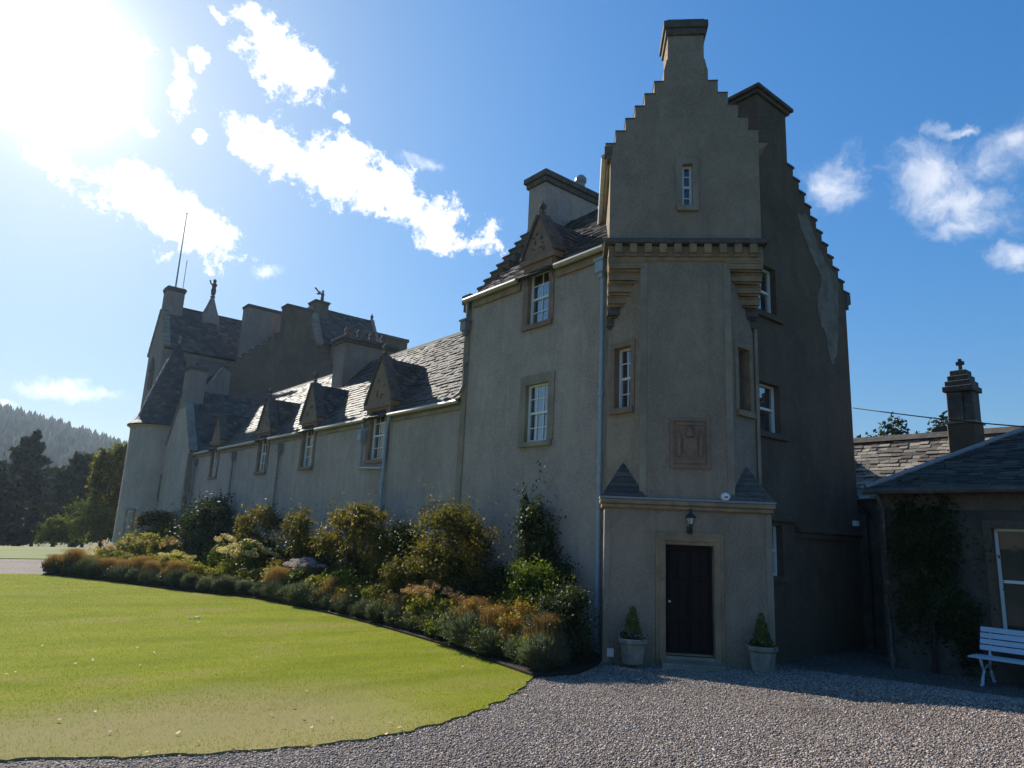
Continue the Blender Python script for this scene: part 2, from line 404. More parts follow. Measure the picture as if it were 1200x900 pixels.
class MB:
    def __init__(s): s.v = []; s.f = []
    def add(s, vs, fs):
        b = len(s.v); s.v += [Vector(v) for v in vs]; s.f += [tuple(b + i for i in f) for f in fs]; return s
    def box(s, x0, x1, y0, y1, z0, z1):
        vs = [(x0, y0, z0), (x1, y0, z0), (x1, y1, z0), (x0, y1, z0), (x0, y0, z1), (x1, y0, z1), (x1, y1, z1), (x0, y1, z1)]
        return s.add(vs, [(0, 3, 2, 1), (4, 5, 6, 7), (0, 1, 5, 4), (1, 2, 6, 5), (2, 3, 7, 6), (3, 0, 4, 7)])
    def obox(s, o, a, b, c, la, lb, lc):
        """box at corner o along unit vectors a, b, c"""
        o, a, b, c = Vector(o), Vector(a) * la, Vector(b) * lb, Vector(c) * lc
        vs = [o, o + a, o + a + b, o + b, o + c, o + a + c, o + a + b + c, o + b + c]
        fs = [(0, 3, 2, 1), (4, 5, 6, 7), (0, 1, 5, 4), (1, 2, 6, 5), (2, 3, 7, 6), (3, 0, 4, 7)]
        if a.cross(b).dot(c) < 0: fs = [tuple(reversed(f)) for f in fs]
        return s.add(vs, fs)
    def prism(s, pts, vec):
        pts = [Vector(p) for p in pts]; vec = Vector(vec); n = len(pts)
        nn = Vector((0, 0, 0))
        for i in range(n):
            nn += pts[i].cross(pts[(i + 1) % n])
        if nn.dot(vec) < 0: pts.reverse()
        fs = [tuple(range(n - 1, -1, -1)), tuple(range(n, 2 * n))]
        for i in range(n):
            j = (i + 1) % n
            fs.append((i, j, n + j, n + i))
        return s.add(pts + [p + vec for p in pts], fs)
    def tube(s, pts, r, n=8, r1=None):
        pts = [Vector(p) for p in pts]; k = len(pts); base = len(s.v)
        for i, p in enumerate(pts):
            d = (pts[min(i + 1, k - 1)] - pts[max(i - 1, 0)]).normalized()
            a = d.cross(Vector((0, 0, 1)))
            if a.length < 1e-3: a = Vector((1, 0, 0))
            a.normalize(); b = d.cross(a)
            rr = r if r1 is None else r + (r1 - r) * i / (k - 1)
            for j in range(n):
                t = 2 * math.pi * j / n
                s.v.append(p + (a * math.cos(t) + b * math.sin(t)) * rr)
        for i in range(k - 1):
            for j in range(n):
                q = (j + 1) % n
                s.f.append((base + i * n + j, base + i * n + q, base + (i + 1) * n + q, base + (i + 1) * n + j))
        s.f.append(tuple(base + j for j in reversed(range(n))))
        s.f.append(tuple(base + (k - 1) * n + j for j in range(n)))
        return s
    def lathe(s, c, prof, n=16, a0=0.0):
        """prof: list of (radius, z) bottom to top"""
        base = len(s.v); k = len(prof)
        for r, z in prof:
            for j in range(n):
                t = a0 + 2 * math.pi * j / n
                s.v.append(Vector((c[0] + r * math.cos(t), c[1] + r * math.sin(t), c[2] + z)))
        for i in range(k - 1):
            for j in range(n):
                q = (j + 1) % n
                s.f.append((base + i * n + j, base + i * n + q, base + (i + 1) * n + q, base + (i + 1) * n + j))
        s.f.append(tuple(base + j for j in reversed(range(n))))
        s.f.append(tuple(base + (k - 1) * n + j for j in range(n)))
        return s
    def build(s, name, mt, parent=None, local=False, smooth=False, cuts=None, bevel=0.0, auto=None):
        me = bpy.data.meshes.new(name)
        V = s.v
        if parent is not None and not local:
            inv = rootmat(parent).inverted()
            V = [inv @ v for v in V]
        me.from_pydata([tuple(v) for v in V], [], s.f)
        me.update()
        o = bpy.data.objects.new(name, me)
        COL.objects.link(o)
        if cuts:
            cm_ = bpy.data.meshes.new('cut')
            CV = cuts.v
            if parent is not None and not local:
                CV = [inv @ v for v in CV]
            cm_.from_pydata([tuple(v) for v in CV], [], cuts.f)
            co = bpy.data.objects.new('cut', cm_); COL.objects.link(co)
            md = o.modifiers.new('b', 'BOOLEAN'); md.object = co; md.operation = 'DIFFERENCE'; md.solver = 'EXACT'
            bpy.context.view_layer.update()
            ev = o.evaluated_get(bpy.context.evaluated_depsgraph_get())
            nm = bpy.data.meshes.new_from_object(ev)
            o.modifiers.clear(); o.data = nm; nm.name = name
            bpy.data.objects.remove(co); bpy.data.meshes.remove(cm_); bpy.data.meshes.remove(me)
            me = nm
        if bevel:
            bm = bmesh.new(); bm.from_mesh(me)
            bmesh.ops.remove_doubles(bm, verts=bm.verts, dist=1e-5)
            bmesh.ops.bevel(bm, geom=[e for e in bm.edges if len(e.link_faces) == 2 and e.calc_face_angle(0) > 0.6], offset=bevel, segments=1, affect='EDGES')
            bm.to_mesh(me); bm.free()
        me.materials.clear(); me.materials.append(mt)
        if smooth:
            me.polygons.foreach_set('use_smooth', [True] * len(me.polygons))
        if parent is not None: o.parent = parent
        return o

def thing(name, label, cat, loc=(0, 0, 0), rz=0.0, group=None):
    o = bpy.data.objects.new(name, None); COL.objects.link(o)
    o.empty_display_size = 0.3
    o.location = loc; o.rotation_euler = (0, 0, rz)
    o['label'] = label; o['category'] = cat
    if group: o['group'] = group
    return o

def tag(o, label, cat, group=None):
    o['label'] = label; o['category'] = cat
    if group: o['group'] = group
    return o

def dup(root, loc, rz=0.0, sc=None, label=None, group=None):
    r = root.copy(); COL.objects.link(r); r.location = loc; r.rotation_euler = (0, 0, rz)
    if sc: r.scale = (sc, sc, sc) if not hasattr(sc, '__len__') else sc
    if label: r['label'] = label
    if group: r['group'] = group
    for ch in [c for c in bpy.data.objects if c.parent == root]:
        c = ch.copy(); COL.objects.link(c); c.parent = r
        for gch in [q for q in bpy.data.objects if q.parent == ch]:
            d = gch.copy(); COL.objects.link(d); d.parent = c
    return r

def npmesh(name, V, F, mt, parent=None):
    """V (n,3), F (m,k) arrays to one mesh object"""
    me = bpy.data.meshes.new(name)
    k = F.shape[1]
    me.vertices.add(len(V)); me.vertices.foreach_set('co', V.astype(np.float32).ravel())
    me.loops.add(F.size); me.loops.foreach_set('vertex_index', F.astype(np.int32).ravel())
    me.polygons.add(len(F)); me.polygons.foreach_set('loop_start', np.arange(0, F.size, k, dtype=np.int32))
    me.update(calc_edges=True)
    me.materials.append(mt)
    o = bpy.data.objects.new(name, me); COL.objects.link(o)
    if parent is not None: o.parent = parent
    return o

def unit(a): return a / np.maximum(np.linalg.norm(a, axis=1, keepdims=True), 1e-9)

def leafcloud(n, lobes, size, aspect=0.55, shell=0.5, droop=0.0, seed=0, outward=0.5, jag=0.25):
    """n leaf-shaped quads spread through lobes (cx,cy,cz,rx,ry,rz)"""
    r = np.random.default_rng(seed)
    L = np.array(lobes, float)
    w = (L[:, 3] * L[:, 4] * L[:, 5]) ** 0.67; w /= w.sum()
    k = r.choice(len(L), n, p=w)
    d = unit(r.normal(size=(n, 3)))
    rad = (shell + (1 - shell) * r.random(n)) ** 0.8
    ph = r.random(3) * 6
    wob = 1 + jag * np.sin(d[:, 0] * 5 + ph[0] + k) * np.sin(d[:, 1] * 6 + ph[1] + k * 2) + jag * 0.7 * np.sin(d[:, 2] * 9 + ph[2]) * np.sin(d[:, 0] * 11) + r.normal(size=n) * 0.06
    P = L[k, :3] + d * (rad * wob)[:, None] * L[k, 3:]
    nrm = unit(d * outward + r.normal(size=(n, 3)) * 0.7 + np.array([0, 0, 0.25]))
    a = unit(np.cross(nrm, r.normal(size=(n, 3)))); a[:, 2] -= droop; a = unit(a)
    b = unit(np.cross(nrm, a))
    sz = size * (0.6 + 0.8 * r.random(n))[:, None]
    tip = P + a * sz * 0.5; bas = P - a * sz * 0.5
    mid = P + nrm * sz * 0.08
    V = np.stack([bas, mid + b * sz * aspect * 0.5, tip, mid - b * sz * aspect * 0.5], 1).reshape(-1, 3)
    V = V[:]
    F = np.arange(4 * n).reshape(n, 4)
    return V, F

def blades(n, rad, h, w, lean=0.5, seed=0, cx=0, cy=0, z0=0, hvar=0.4, inner=0.25):
    """stems fanning up and out of a crown: three-vertex blades in two segments"""
    r = np.random.default_rng(seed)
    t = r.random(n) * 2 * np.pi; q = np.sqrt(r.random(n))
    base = np.stack([cx + np.cos(t) * q * rad * inner, cy + np.sin(t) * q * rad * inner, np.full(n, z0)], 1)
    hh = h * (1 - hvar * r.random(n)) * np.sqrt(np.maximum(0.15, 1 - 0.7 * q ** 2))
    tip = np.stack([cx + np.cos(t) * q * rad * (0.75 + 0.4 * r.random(n)), cy + np.sin(t) * q * rad * (0.75 + 0.4 * r.random(n)), z0 + hh], 1)
    mid = base * 0.45 + tip * 0.55; mid[:, 2] += hh * 0.12
    side = unit(np.stack([np.sin(t) + r.normal(size=n) * .6, -np.cos(t) + r.normal(size=n) * .6, r.normal(size=n) * 0.3], 1)) * w
    V = np.stack([base - side * .4, base + side * .4, mid + side, tip, mid - side], 1).reshape(-1, 3)
    F = (np.arange(n)[:, None] * 5 + np.array([0, 1, 2, 3, 4])[None, :])
    return V, F, tip

def join(vf):
    Vs, Fs, b = [], [], 0
    for V, F in vf:
        Vs.append(V); Fs.append(F + b); b += len(V)
    return np.concatenate(Vs), np.concatenate(Fs)

# ------------------------------------------------------------------ terrain
def zg(X, Y):
    X = np.asarray(X, float); Y = np.asarray(Y, float)
    t = 8 - Y
    sp = 0.5 * np.logaddexp(0, t / 0.5)
    sp = np.minimum(sp, 9)
    u = np.clip((X - 10.5) / 3, 0, 1); u = u * u * (3 - 2 * u)
    z = .085 * sp * (1 - .6 * u)
    return z - np.clip((Y - 54) * 0.05, 0, 2.6)

def grid_sheet(name, xs, ys, dz, mt, keep=None):
    xs = np.array(xs, float); ys = np.array(ys, float)
    XX, YY = np.meshgrid(xs, ys); V = np.stack([XX, YY, zg(XX, YY) + dz], -1).reshape(-1, 3)
    nx = len(xs); F = []
    for j in range(len(ys) - 1):
        for i in range(nx - 1):
            F.append((j * nx + i, j * nx + i + 1, (j + 1) * nx + i + 1, (j + 1) * nx + i))
    o = npmesh(name, V, np.array(F), mt)
    o['kind'] = 'structure'
    return o

def spaced(*seg):
    out = []
    for a, b, n in seg: out += list(np.linspace(a, b, n, endpoint=False))
    out.append(seg[-1][1]); return out

def smooth_poly(pts, k=6, closed=False):
    """Catmull-Rom through pts"""
    P = [Vector((*p[:2], 0)) for p in pts]; out = []
    n = len(P)
    rng = range(n) if closed else range(n - 1)
    for i in rng:
        p0 = P[(i - 1) % n] if closed else P[max(i - 1, 0)]
        p1, p2 = P[i], P[(i + 1) % n]
        p3 = P[(i + 2) % n] if closed else P[min(i + 2, n - 1)]
        for j in range(k):
            t = j / k
            q = 0.5 * ((2 * p1) + (-p0 + p2) * t + (2 * p0 - 5 * p1 + 4 * p2 - p3) * t * t + (-p0 + 3 * p1 - 3 * p2 + p3) * t ** 3)
            out.append((q.x, q.y))
    if not closed: out.append((P[-1].x, P[-1].y))
    return out

def inpoly(X, Y, poly):
    X = np.asarray(X, float); Y = np.asarray(Y, float); ins = np.zeros(X.shape, bool)
    n = len(poly)
    for i in range(n):
        x1, y1 = poly[i]; x2, y2 = poly[(i + 1) % n]
        if y1 == y2: continue
        c = ((y1 > Y) != (y2 > Y)) & (X < (x2 - x1) * (Y - y1) / (y2 - y1) + x1)
        ins ^= c
    return ins

def poly_sheet(name, poly, dz, mt, skirt=0.08, step=0.9):
    from mathutils.geometry import delaunay_2d_cdt
    pts = [Vector(p) for p in poly]; n = len(pts)
    xs = [p[0] for p in poly]; ys = [p[1] for p in poly]
    gx, gy = np.meshgrid(np.arange(min(xs), max(xs), step), np.arange(min(ys), min(max(ys), 60), step))
    gx = gx.ravel(); gy = gy.ravel(); k = inpoly(gx, gy, poly)
    pts += [Vector((a, b)) for a, b in zip(gx[k], gy[k])]
    r = delaunay_2d_cdt(pts, [(i, (i + 1) % n) for i in range(n)], [list(range(n))], 1, 1e-5)
    V = [(p.x, p.y, float(zg(p.x, p.y)) + dz) for p in r[0]]; F = [tuple(f) for f in r[2]]
    mb = MB(); mb.v = [Vector(v) for v in V]; mb.f = F
    if skirt:
        b = len(mb.v)
        for p in poly:
            z = float(zg(*p)) + dz
            mb.v.append(Vector((p[0], p[1], z))); mb.v.append(Vector((p[0], p[1], z - skirt)))
        for i in range(n):
            j = (i + 1) % n
            mb.f.append((b + 2 * i, b + 2 * i + 1, b + 2 * j + 1, b + 2 * j))
    o = mb.build(name, mt); o['kind'] = 'structure'
    return o

grid_sheet('ground', spaced((-940, -60, 14), (-60, -8, 14), (-8, 20, 40), (20, 80, 14), (80, 940, 14)),
           spaced((-600, -30, 12), (-30, -2, 10), (-2, 12, 34), (12, 60, 30), (60, 120, 12), (120, 940, 10)), -0.06, M['meadow'])

LAWN_EDGE = smooth_poly([(-14, 12.5), (-5, 10.2), (-1.5, 8.95), (0.85, 7.97), (1.57, 7.53), (2.39, 7.06), (3.41, 6.72), (4.28, 6.73), (5.48, 7.14), (6.55, 7.78), (7.4, 8.4)], 6)
BED_EDGE = smooth_poly([(7.68, 8.63), (7.94, 10.41), (8.13, 12.39), (8.19, 16.32), (7.67, 20.73), (6.17, 23.92), (4.91, 27.6), (3.49, 30.33)], 8)
PATH_NEAR = [(2.28, 30.75), (-3, 30.4), (-14, 30.2)]
LAWN_EDGE = [(x + .035 * math.sin(9 * x + 2) + random.uniform(-.02, .02), y + .03 * math.sin(13 * x) + random.uniform(-.02, .02)) for x, y in smooth_poly(LAWN_EDGE, 3)]
lawn_poly = LAWN_EDGE + BED_EDGE + PATH_NEAR
poly_sheet('lawn', lawn_poly, 0.024, M['lawn'], 0.03)
bed_poly = BED_EDGE + [(4.0, 31.7), (5.5, 33.6), (7.4, 37.5), (8.2, 43.5), (10.0, 43.5), (10.6, 39), (10.6, 14), (10.5, 9.95), (9.72, 9.13), (9.3, 8.85), (8.5, 8.5)]
poly_sheet('flower_bed_soil', bed_poly, 0.06, M['soil'], 0.1)
M['far_lawn'] = mat_plain('far_lawn_grass', (0.12, 0.155, 0.02), 0.9, 0.1, scale=0.4, var=0.35)
poly_sheet('far_lawn', [(-40, 40.0), (3, 40.3), (6.4, 40.3), (8.0, 45.0), (9.0, 52), (14, 60), (10, 62), (-40, 62)], 0.03, M['far_lawn'], 0.08, 2.0)
poly_sheet('gravel_drive', [(-40, 29.5), (-14, 29.9), (2, 30.2), (4.5, 27.0), (7.0, 22), (7.6, 15), (7.4, 9.2), (5.9, 7.8), (3, 7.3), (0.5, 8.6), (-16, 13.5), (-22, 10), (-22, -4), (26, -4), (26, 12), (12, 12), (10.5, 30), (9.5, 41), (6.5, 41), (3, 40.9), (-40, 40.5)], 0.0, M['gravel'], 0.0, 0.8)

# loose stones on the drive, nearest part in view
n = 200000
X = RNG.uniform(0.3, 12.6, n * 3); Y = RNG.uniform(1.2, 9.3, n * 3)
k = (~inpoly(X, Y, lawn_poly)) & (~inpoly(X, Y, bed_poly)) & (np.hypot(X, Y) > 4.2) & (X < 14) & (Y > 0.27 * X - 1.2)
k &= (np.sin(X * 1.1 + Y * .35 + .6 * np.sin(Y)) + np.sin(X * .37 - Y * .9) * .6 + RNG.random(n * 3) * 1.7) > -.15
k &= RNG.random(n * 3) < np.clip(1.25 - np.hypot(X, Y) * 0.045, 0.2, 1)
X = X[k][:n]; Y = Y[k][:n]; n = len(X)
r = (0.005 + 0.010 * RNG.random(n) ** 3)
oct_ = np.array([[1, 0, 0], [0, 1, 0], [-1, 0, 0], [0, -1, 0], [0, 0, .75], [0.3, 0.2, -.75]], float)
ang = RNG.random(n) * 6.28; sx = r * (0.8 + RNG.random(n) * 0.9)
P = oct_[None] * np.stack([sx, r, r], 1)[:, None, :] + RNG.normal(size=(n, 6, 3)) * (r * 0.13)[:, None, None]
c, s_ = np.cos(ang)[:, None], np.sin(ang)[:, None]
Vp = np.stack([P[..., 0] * c - P[..., 1] * s_ + X[:, None], P[..., 0] * s_ + P[..., 1] * c + Y[:, None], P[..., 2] + (zg(X, Y) + r * 0.4)[:, None]], -1).reshape(-1, 3)
tri = np.array([[0, 1, 4], [1, 2, 4], [2, 3, 4], [3, 0, 4], [1, 0, 5], [2, 1, 5], [3, 2, 5], [0, 3, 5]])
Fp = (np.arange(n)[:, None, None] * 6 + tri[None]).reshape(-1, 3)
o = npmesh('gravel_stones', Vp, Fp, M['pebble']); o['kind'] = 'stuff'; o['label'] = 'loose pinkish grey gravel stones on the drive'; o['category'] = 'gravel'

# short mown blades on the near half of the lawn
n = 230000
X = RNG.uniform(-4, 8.2, n * 3); Y = 6.6 + 24 * RNG.random(n * 3) ** 1.8
k = inpoly(X, Y, lawn_poly) & (X > Y * -0.12 - 0.6)
X = X[k][:n]; Y = Y[k][:n]; n = len(X)
dry = (Y < 9.0 + np.sin(X * 1.3) * .5) & (X < 5) & (RNG.random(n) < 0.55)
X = X[~dry]; Y = Y[~dry]; n = len(X)
h = 0.016 + 0.02 * RNG.random(n); a = RNG.random(n) * 6.28; w = 0.0028
h = h * 0.8
B = np.stack([X, Y, zg(X, Y) + 0.018], 1)
sd_ = np.stack([np.cos(a), np.sin(a), np.zeros(n)], 1) * w * (1 + (Y / 22))[:, None]
tp = B + np.stack([RNG.normal(size=n) * 0.012, RNG.normal(size=n) * 0.012, h], 1)
V = np.stack([B - sd_, B + sd_, tp], 1).reshape(-1, 3)
o = npmesh('grass', V, np.arange(3 * n).reshape(n, 3), M['blade']); o['kind'] = 'stuff'; o['label'] = 'short mown sunlit grass blades on the lawn'; o['category'] = 'grass'

# ------------------------------------------------------------------ building kit
def slates(root, name, O, a, b, La, Lb, w=0.24, exp=0.17, th=0.02, local=False, mask=None, seed=1, mt=None):
    """courses of separate thick slates on the slope O + s*a + t*b"""
    r = random.Random(seed)
    O, a, b = Vector(O), Vector(a).normalized(), Vector(b).normalized()
    nn = a.cross(b)
    if nn.z < 0: nn = -nn
    mb = MB(); rows = int(Lb / exp)
    for i in range(rows + 1):
        t = i * exp
        ww = w * (1.15 - 0.4 * i / max(rows, 1))
        x = -ww * r.random()
        while x < La:
            wi = ww * r.uniform(0.75, 1.25)
            x0, x1 = max(0, x), min(La, x + wi - 0.008)
            if x1 - x0 > 0.03 and (mask is None or mask((x0 + x1) / 2, t + exp / 2)):
                l = min(exp * 1.55, Lb - t + 0.02)
                j = r.uniform(-0.012, 0.012); lift = th * r.uniform(0.7, 2.4); tw = r.uniform(-.008, .008)
                p0 = O + a * x0 + b * (t + j) + nn * (0.012 + lift + tw)
                p1 = O + a * x1 + b * (t + j + r.uniform(-.008, .008)) + nn * (0.012 + lift - tw)
                q0 = O + a * x0 + b * (t + j + l) + nn * 0.014
                q1 = O + a * x1 + b * (t + j + l) + nn * 0.014
                d = nn * (th * 1.3)
                k = len(mb.v)
                mb.v += [p0, p1, q1, q0, p0 - d, p1 - d, q1 - d, q0 - d]
                fs = [(0, 1, 2, 3), (4, 5, 1, 0), (5, 6, 2, 1), (7, 4, 0, 3)]
                if a.cross(b).dot(nn) < 0: fs = [tuple(reversed(f)) for f in fs]
                mb.f += [tuple(k + z for z in f) for f in fs]
            x += wi
    return mb.build(name, mt or M['slate'], root, local=local)

def window(root, O, u, n, w, h, rows=4, cols=3, rec=0.16, surround=0.16, sill=True, local=False, cuts=None,
           smat='sand_pale', meeting=True, depth=0.42, jamb=True, up=(0, 0, 1), lintel=None, bars=0.022):
    """sash window: O bottom-left of the opening on the wall face, u to the right seen from outside, n outward"""
    O, u, n, up = Vector(O), Vector(u), Vector(n), Vector(up)
    if cuts is not None:
        cuts.obox(O - n * depth, u, up, n, w, h, depth + 0.3)
    fr = MB(); bk = O - n * rec
    e = 0.055
    fr.obox(bk - n * .07, u, up, n, e, h, .07); fr.obox(bk + u * (w - e) - n * .07, u, up, n, e, h, .07)
    fr.obox(bk + u * e - n * .07, u, up, n, w - 2 * e, e, .07); fr.obox(bk + u * e + up * (h - e) - n * .07, u, up, n, w - 2 * e, e, .07)
    if meeting: fr.obox(bk + u * e + up * (h / 2 - .025) - n * .065, u, up, n, w - 2 * e, .05, .06)
    f = fr
    win = f.build('window', M['paint'], root, local=local)
    gb = MB()
    for i in range(1, cols):
        x = e + (w - 2 * e) * i / cols
        gb.obox(bk + u * (x - bars / 2) + up * e - n * .055, u, up, n, bars, h - 2 * e, .03)
    for j in range(1, rows):
        if meeting and j * 2 == rows: continue
        z = h * j / rows
        gb.obox(bk + u * e + up * (z - bars / 2) - n * .052, u, up, n, w - 2 * e, bars, .03)
    if gb.v: gb.build('glazing_bars', M['paint'], win, local=local)
    pn = MB()
    # each sash a slightly different tilt so that they mirror different sky
    t = 0.006
    pn.add([bk + u * e + up * e - n * .045, bk + u * (w - e) + up * e - n * .045, bk + u * (w - e) + up * (h / 2) - n * (.045 + t), bk + u * e + up * (h / 2) - n * (.045 + t)], [(0, 1, 2, 3)])
    pn.add([bk + u * e + up * h / 2 - n * .04, bk + u * (w - e) + up * h / 2 - n * .04, bk + u * (w - e) + up * (h - e) - n * (.04 - t), bk + u * e + up * (h - e) - n * (.04 - t)], [(0, 1, 2, 3)])
    pn.build('pane', M['glass'], win, local=local)
    if surround:
        s = surround; sm = MB(); pr = 0.018
        sm.obox(O - u * s + up * 0 - n * (rec - .002), u, up, n, s - .004 + .012, h + .012, rec + pr)
        sm.obox(O + u * (w - .008) - n * (rec - .002), u, up, n, s, h + .012, rec + pr)
        sm.obox(O - u * s + up * (h - .010) - n * (rec - .002), u, up, n, w + 2 * s, lintel or s * 1.1, rec + pr + .004)
        sm.build('surround', M[smat], win, local=local)
        if sill:
            sb = MB(); sb.obox(O - u * (s * .8) - up * .11 - n * (rec - .004), u, up, n, w + 1.6 * s, .115, rec + .07)
            sb.build('sill', M[smat], win, local=local)
    return win

def stepped(hc, half_top, z0, run, rise, nst, base):
    """outline of a crow-stepped gable in (h, z): z0 = top of lowest step; returns polygon and step slabs"""
    left = []; slabs = []
    hw = half_top + run * nst
    z = z0
    for i in range(nst):
        x0 = -hw + run * i
        left.append((x0, z)); slabs.append((hc + x0, hc + x0 + run, z)); left.append((x0 + run, z)); z += rise
    left.append((-half_top, z))
    pts = [(-hw, base)] + left + [(half_top, z)]
    pts += [(-x, zz) for x, zz in reversed(left[:-1])] + [(hw, base)]
    slabs += [(2 * hc - b_, 2 * hc - a_, zz) for a_, b_, zz in slabs]
    return [(hc + x, zz) for x, zz in pts], slabs, z

def crow_gable(root, plane, pos, th, hc, half_top, z0, run, rise, nst, base, mt, local=False, cope='cope', cth=0.07):
    """plane 'Y': gable in the X-Z plane at Y=pos..pos+th, 'X': in the Y-Z plane"""
    poly, slabs, ztop = stepped(hc, half_top, z0, run, rise, nst, base)
    if plane == 'Y':
        o = MB().prism([(x, pos, z) for x, z in poly], (0, th, 0)).build('gable_wall', mt, root, local=local)
    else:
        o = MB().prism([(pos, x, z) for x, z in poly], (th, 0, 0)).build('gable_wall', mt, root, local=local)
    for a_, b_, z in slabs:
        p = 0.03; mb = MB()
        out = -1 if a_ < hc else 1
        aa, bb = (a_ - p, b_ - .004) if out < 0 else (a_ + .004, b_ + p)
        if plane == 'Y': mb.box(aa, bb, pos - p, pos + th + p, z - 0.004, z + cth)
        else: mb.box(pos - p, pos + th + p, aa, bb, z - 0.004, z + cth)
        c_ = mb.build('crow_step', M[cope], o, local=local)
        c_.parent = root
    return o, ztop

def chimney(root, x0, x1, y0, y1, z0, z1, mt, local=False, cap=0.12, caph=0.22, pots=0, pot_axis='x', name='chimney', pot_h=0.42, step=True):
    ch = MB().box(x0, x1, y0, y1, z0, z1 - caph).build(name, mt, root, local=local, bevel=0.01)
    c = MB().box(x0 - cap * .5, x1 + cap * .5, y0 - cap * .5, y1 + cap * .5, z1 - caph - .002, z1 - caph * .62)
    c.box(x0 - cap, x1 + cap, y0 - cap, y1 + cap, z1 - caph * .62 + .001, z1 - caph * .2)
    if step: c.box(x0 - cap * .2, x1 + cap * .2, y0 - cap * .2, y1 + cap * .2, z1 - caph * .2 + .001, z1)
    c.build('chimney_cap', M['cope'], ch, local=local, bevel=0.012)
    for i in range(pots):
        t = (i + .5) / pots
        if pot_axis == 'x': px, py = x0 + (x1 - x0) * t, (y0 + y1) / 2
        else: px, py = (x0 + x1) / 2, y0 + (y1 - y0) * t
        MB().lathe((px, py, z1 - .02), [(.15, 0), (.13, .08), (.125, pot_h * .6), (.16, pot_h * .66), (.16, pot_h * .78), (.12, pot_h * .8), (.11, pot_h), (.02, pot_h + .02)], 12).build('chimney_pot', M['clay'], ch, local=local, smooth=False)
    return ch

def statue(root, x, y, z, h, local=False, name='finial'):
    """small carved figure with a raised arm on a knob"""
    k = h / 1.0
    mb = MB().lathe((x, y, z), [(.10 * k, 0), (.13 * k, .06 * k), (.07 * k, .12 * k), (.11 * k, .2 * k), (.13 * k, .4 * k), (.09 * k, .55 * k), (.15 * k, .7 * k), (.06 * k, .8 * k), (.09 * k, .88 * k), (.07 * k, .97 * k), (.01, h)], 10)
    mb.tube([(x, y, z + .7 * k), (x - .16 * k, y + .05, z + .72 * k), (x - .22 * k, y + .05, z + .9 * k)], .04 * k, 6)
    return mb.build(name, M['cope'], root, local=local)

def finial(root, x, y, z, s=1.0, local=False):
    """thistle or fleur finial"""
    mb = MB().lathe((x, y, z), [(.07 * s, -.03), (.05 * s, .05 * s), (.10 * s, .10 * s), (.04 * s, .16 * s), (.05 * s, .2 * s), (.11 * s, .28 * s), (.09 * s, .36 * s), (.03 * s, .42 * s), (.01, .5 * s)], 10)
    for a in (0, math.pi):
        mb.tube([(x, y, z + .18 * s), (x, y + math.cos(a) * .12 * s, z + .2 * s), (x, y + math.cos(a) * .15 * s, z + .30 * s)], .035 * s, 6)
    return mb.build('finial', M['cope'], root, local=local)

def pipe(root, pts, mt='pipe', r=0.045, local=False, hop=None, n_=10):
    mb = MB().tube(pts, r, n_)
    # collars
    P = [Vector(p) for p in pts]
    for a, b in zip(P[:-1], P[1:]):
        L = (b - a).length
        if L > 1.2:
            for i in range(1, int(L / 1.4) + 1):
                q = a + (b - a) * (i * 1.4 / L) if i * 1.4 < L else None
                if q: d = (b - a).normalized() * .04; mb.tube([q - d, q + d], r * 1.35, n_)
    o = mb.build('drainpipe', M[mt], root, local=local)
    if hop:
        x, y, z = hop
        MB().box(x - .10, x + .10, y - .11, y + .11, z, z + .26).box(x - .13, x + .13, y - .14, y + .14, z + .261, z + .31).box(x - .06, x + .06, y - .06, y + .06, z - .12, z - .001).build('hopper_head', M[mt], o, local=local)
    return o

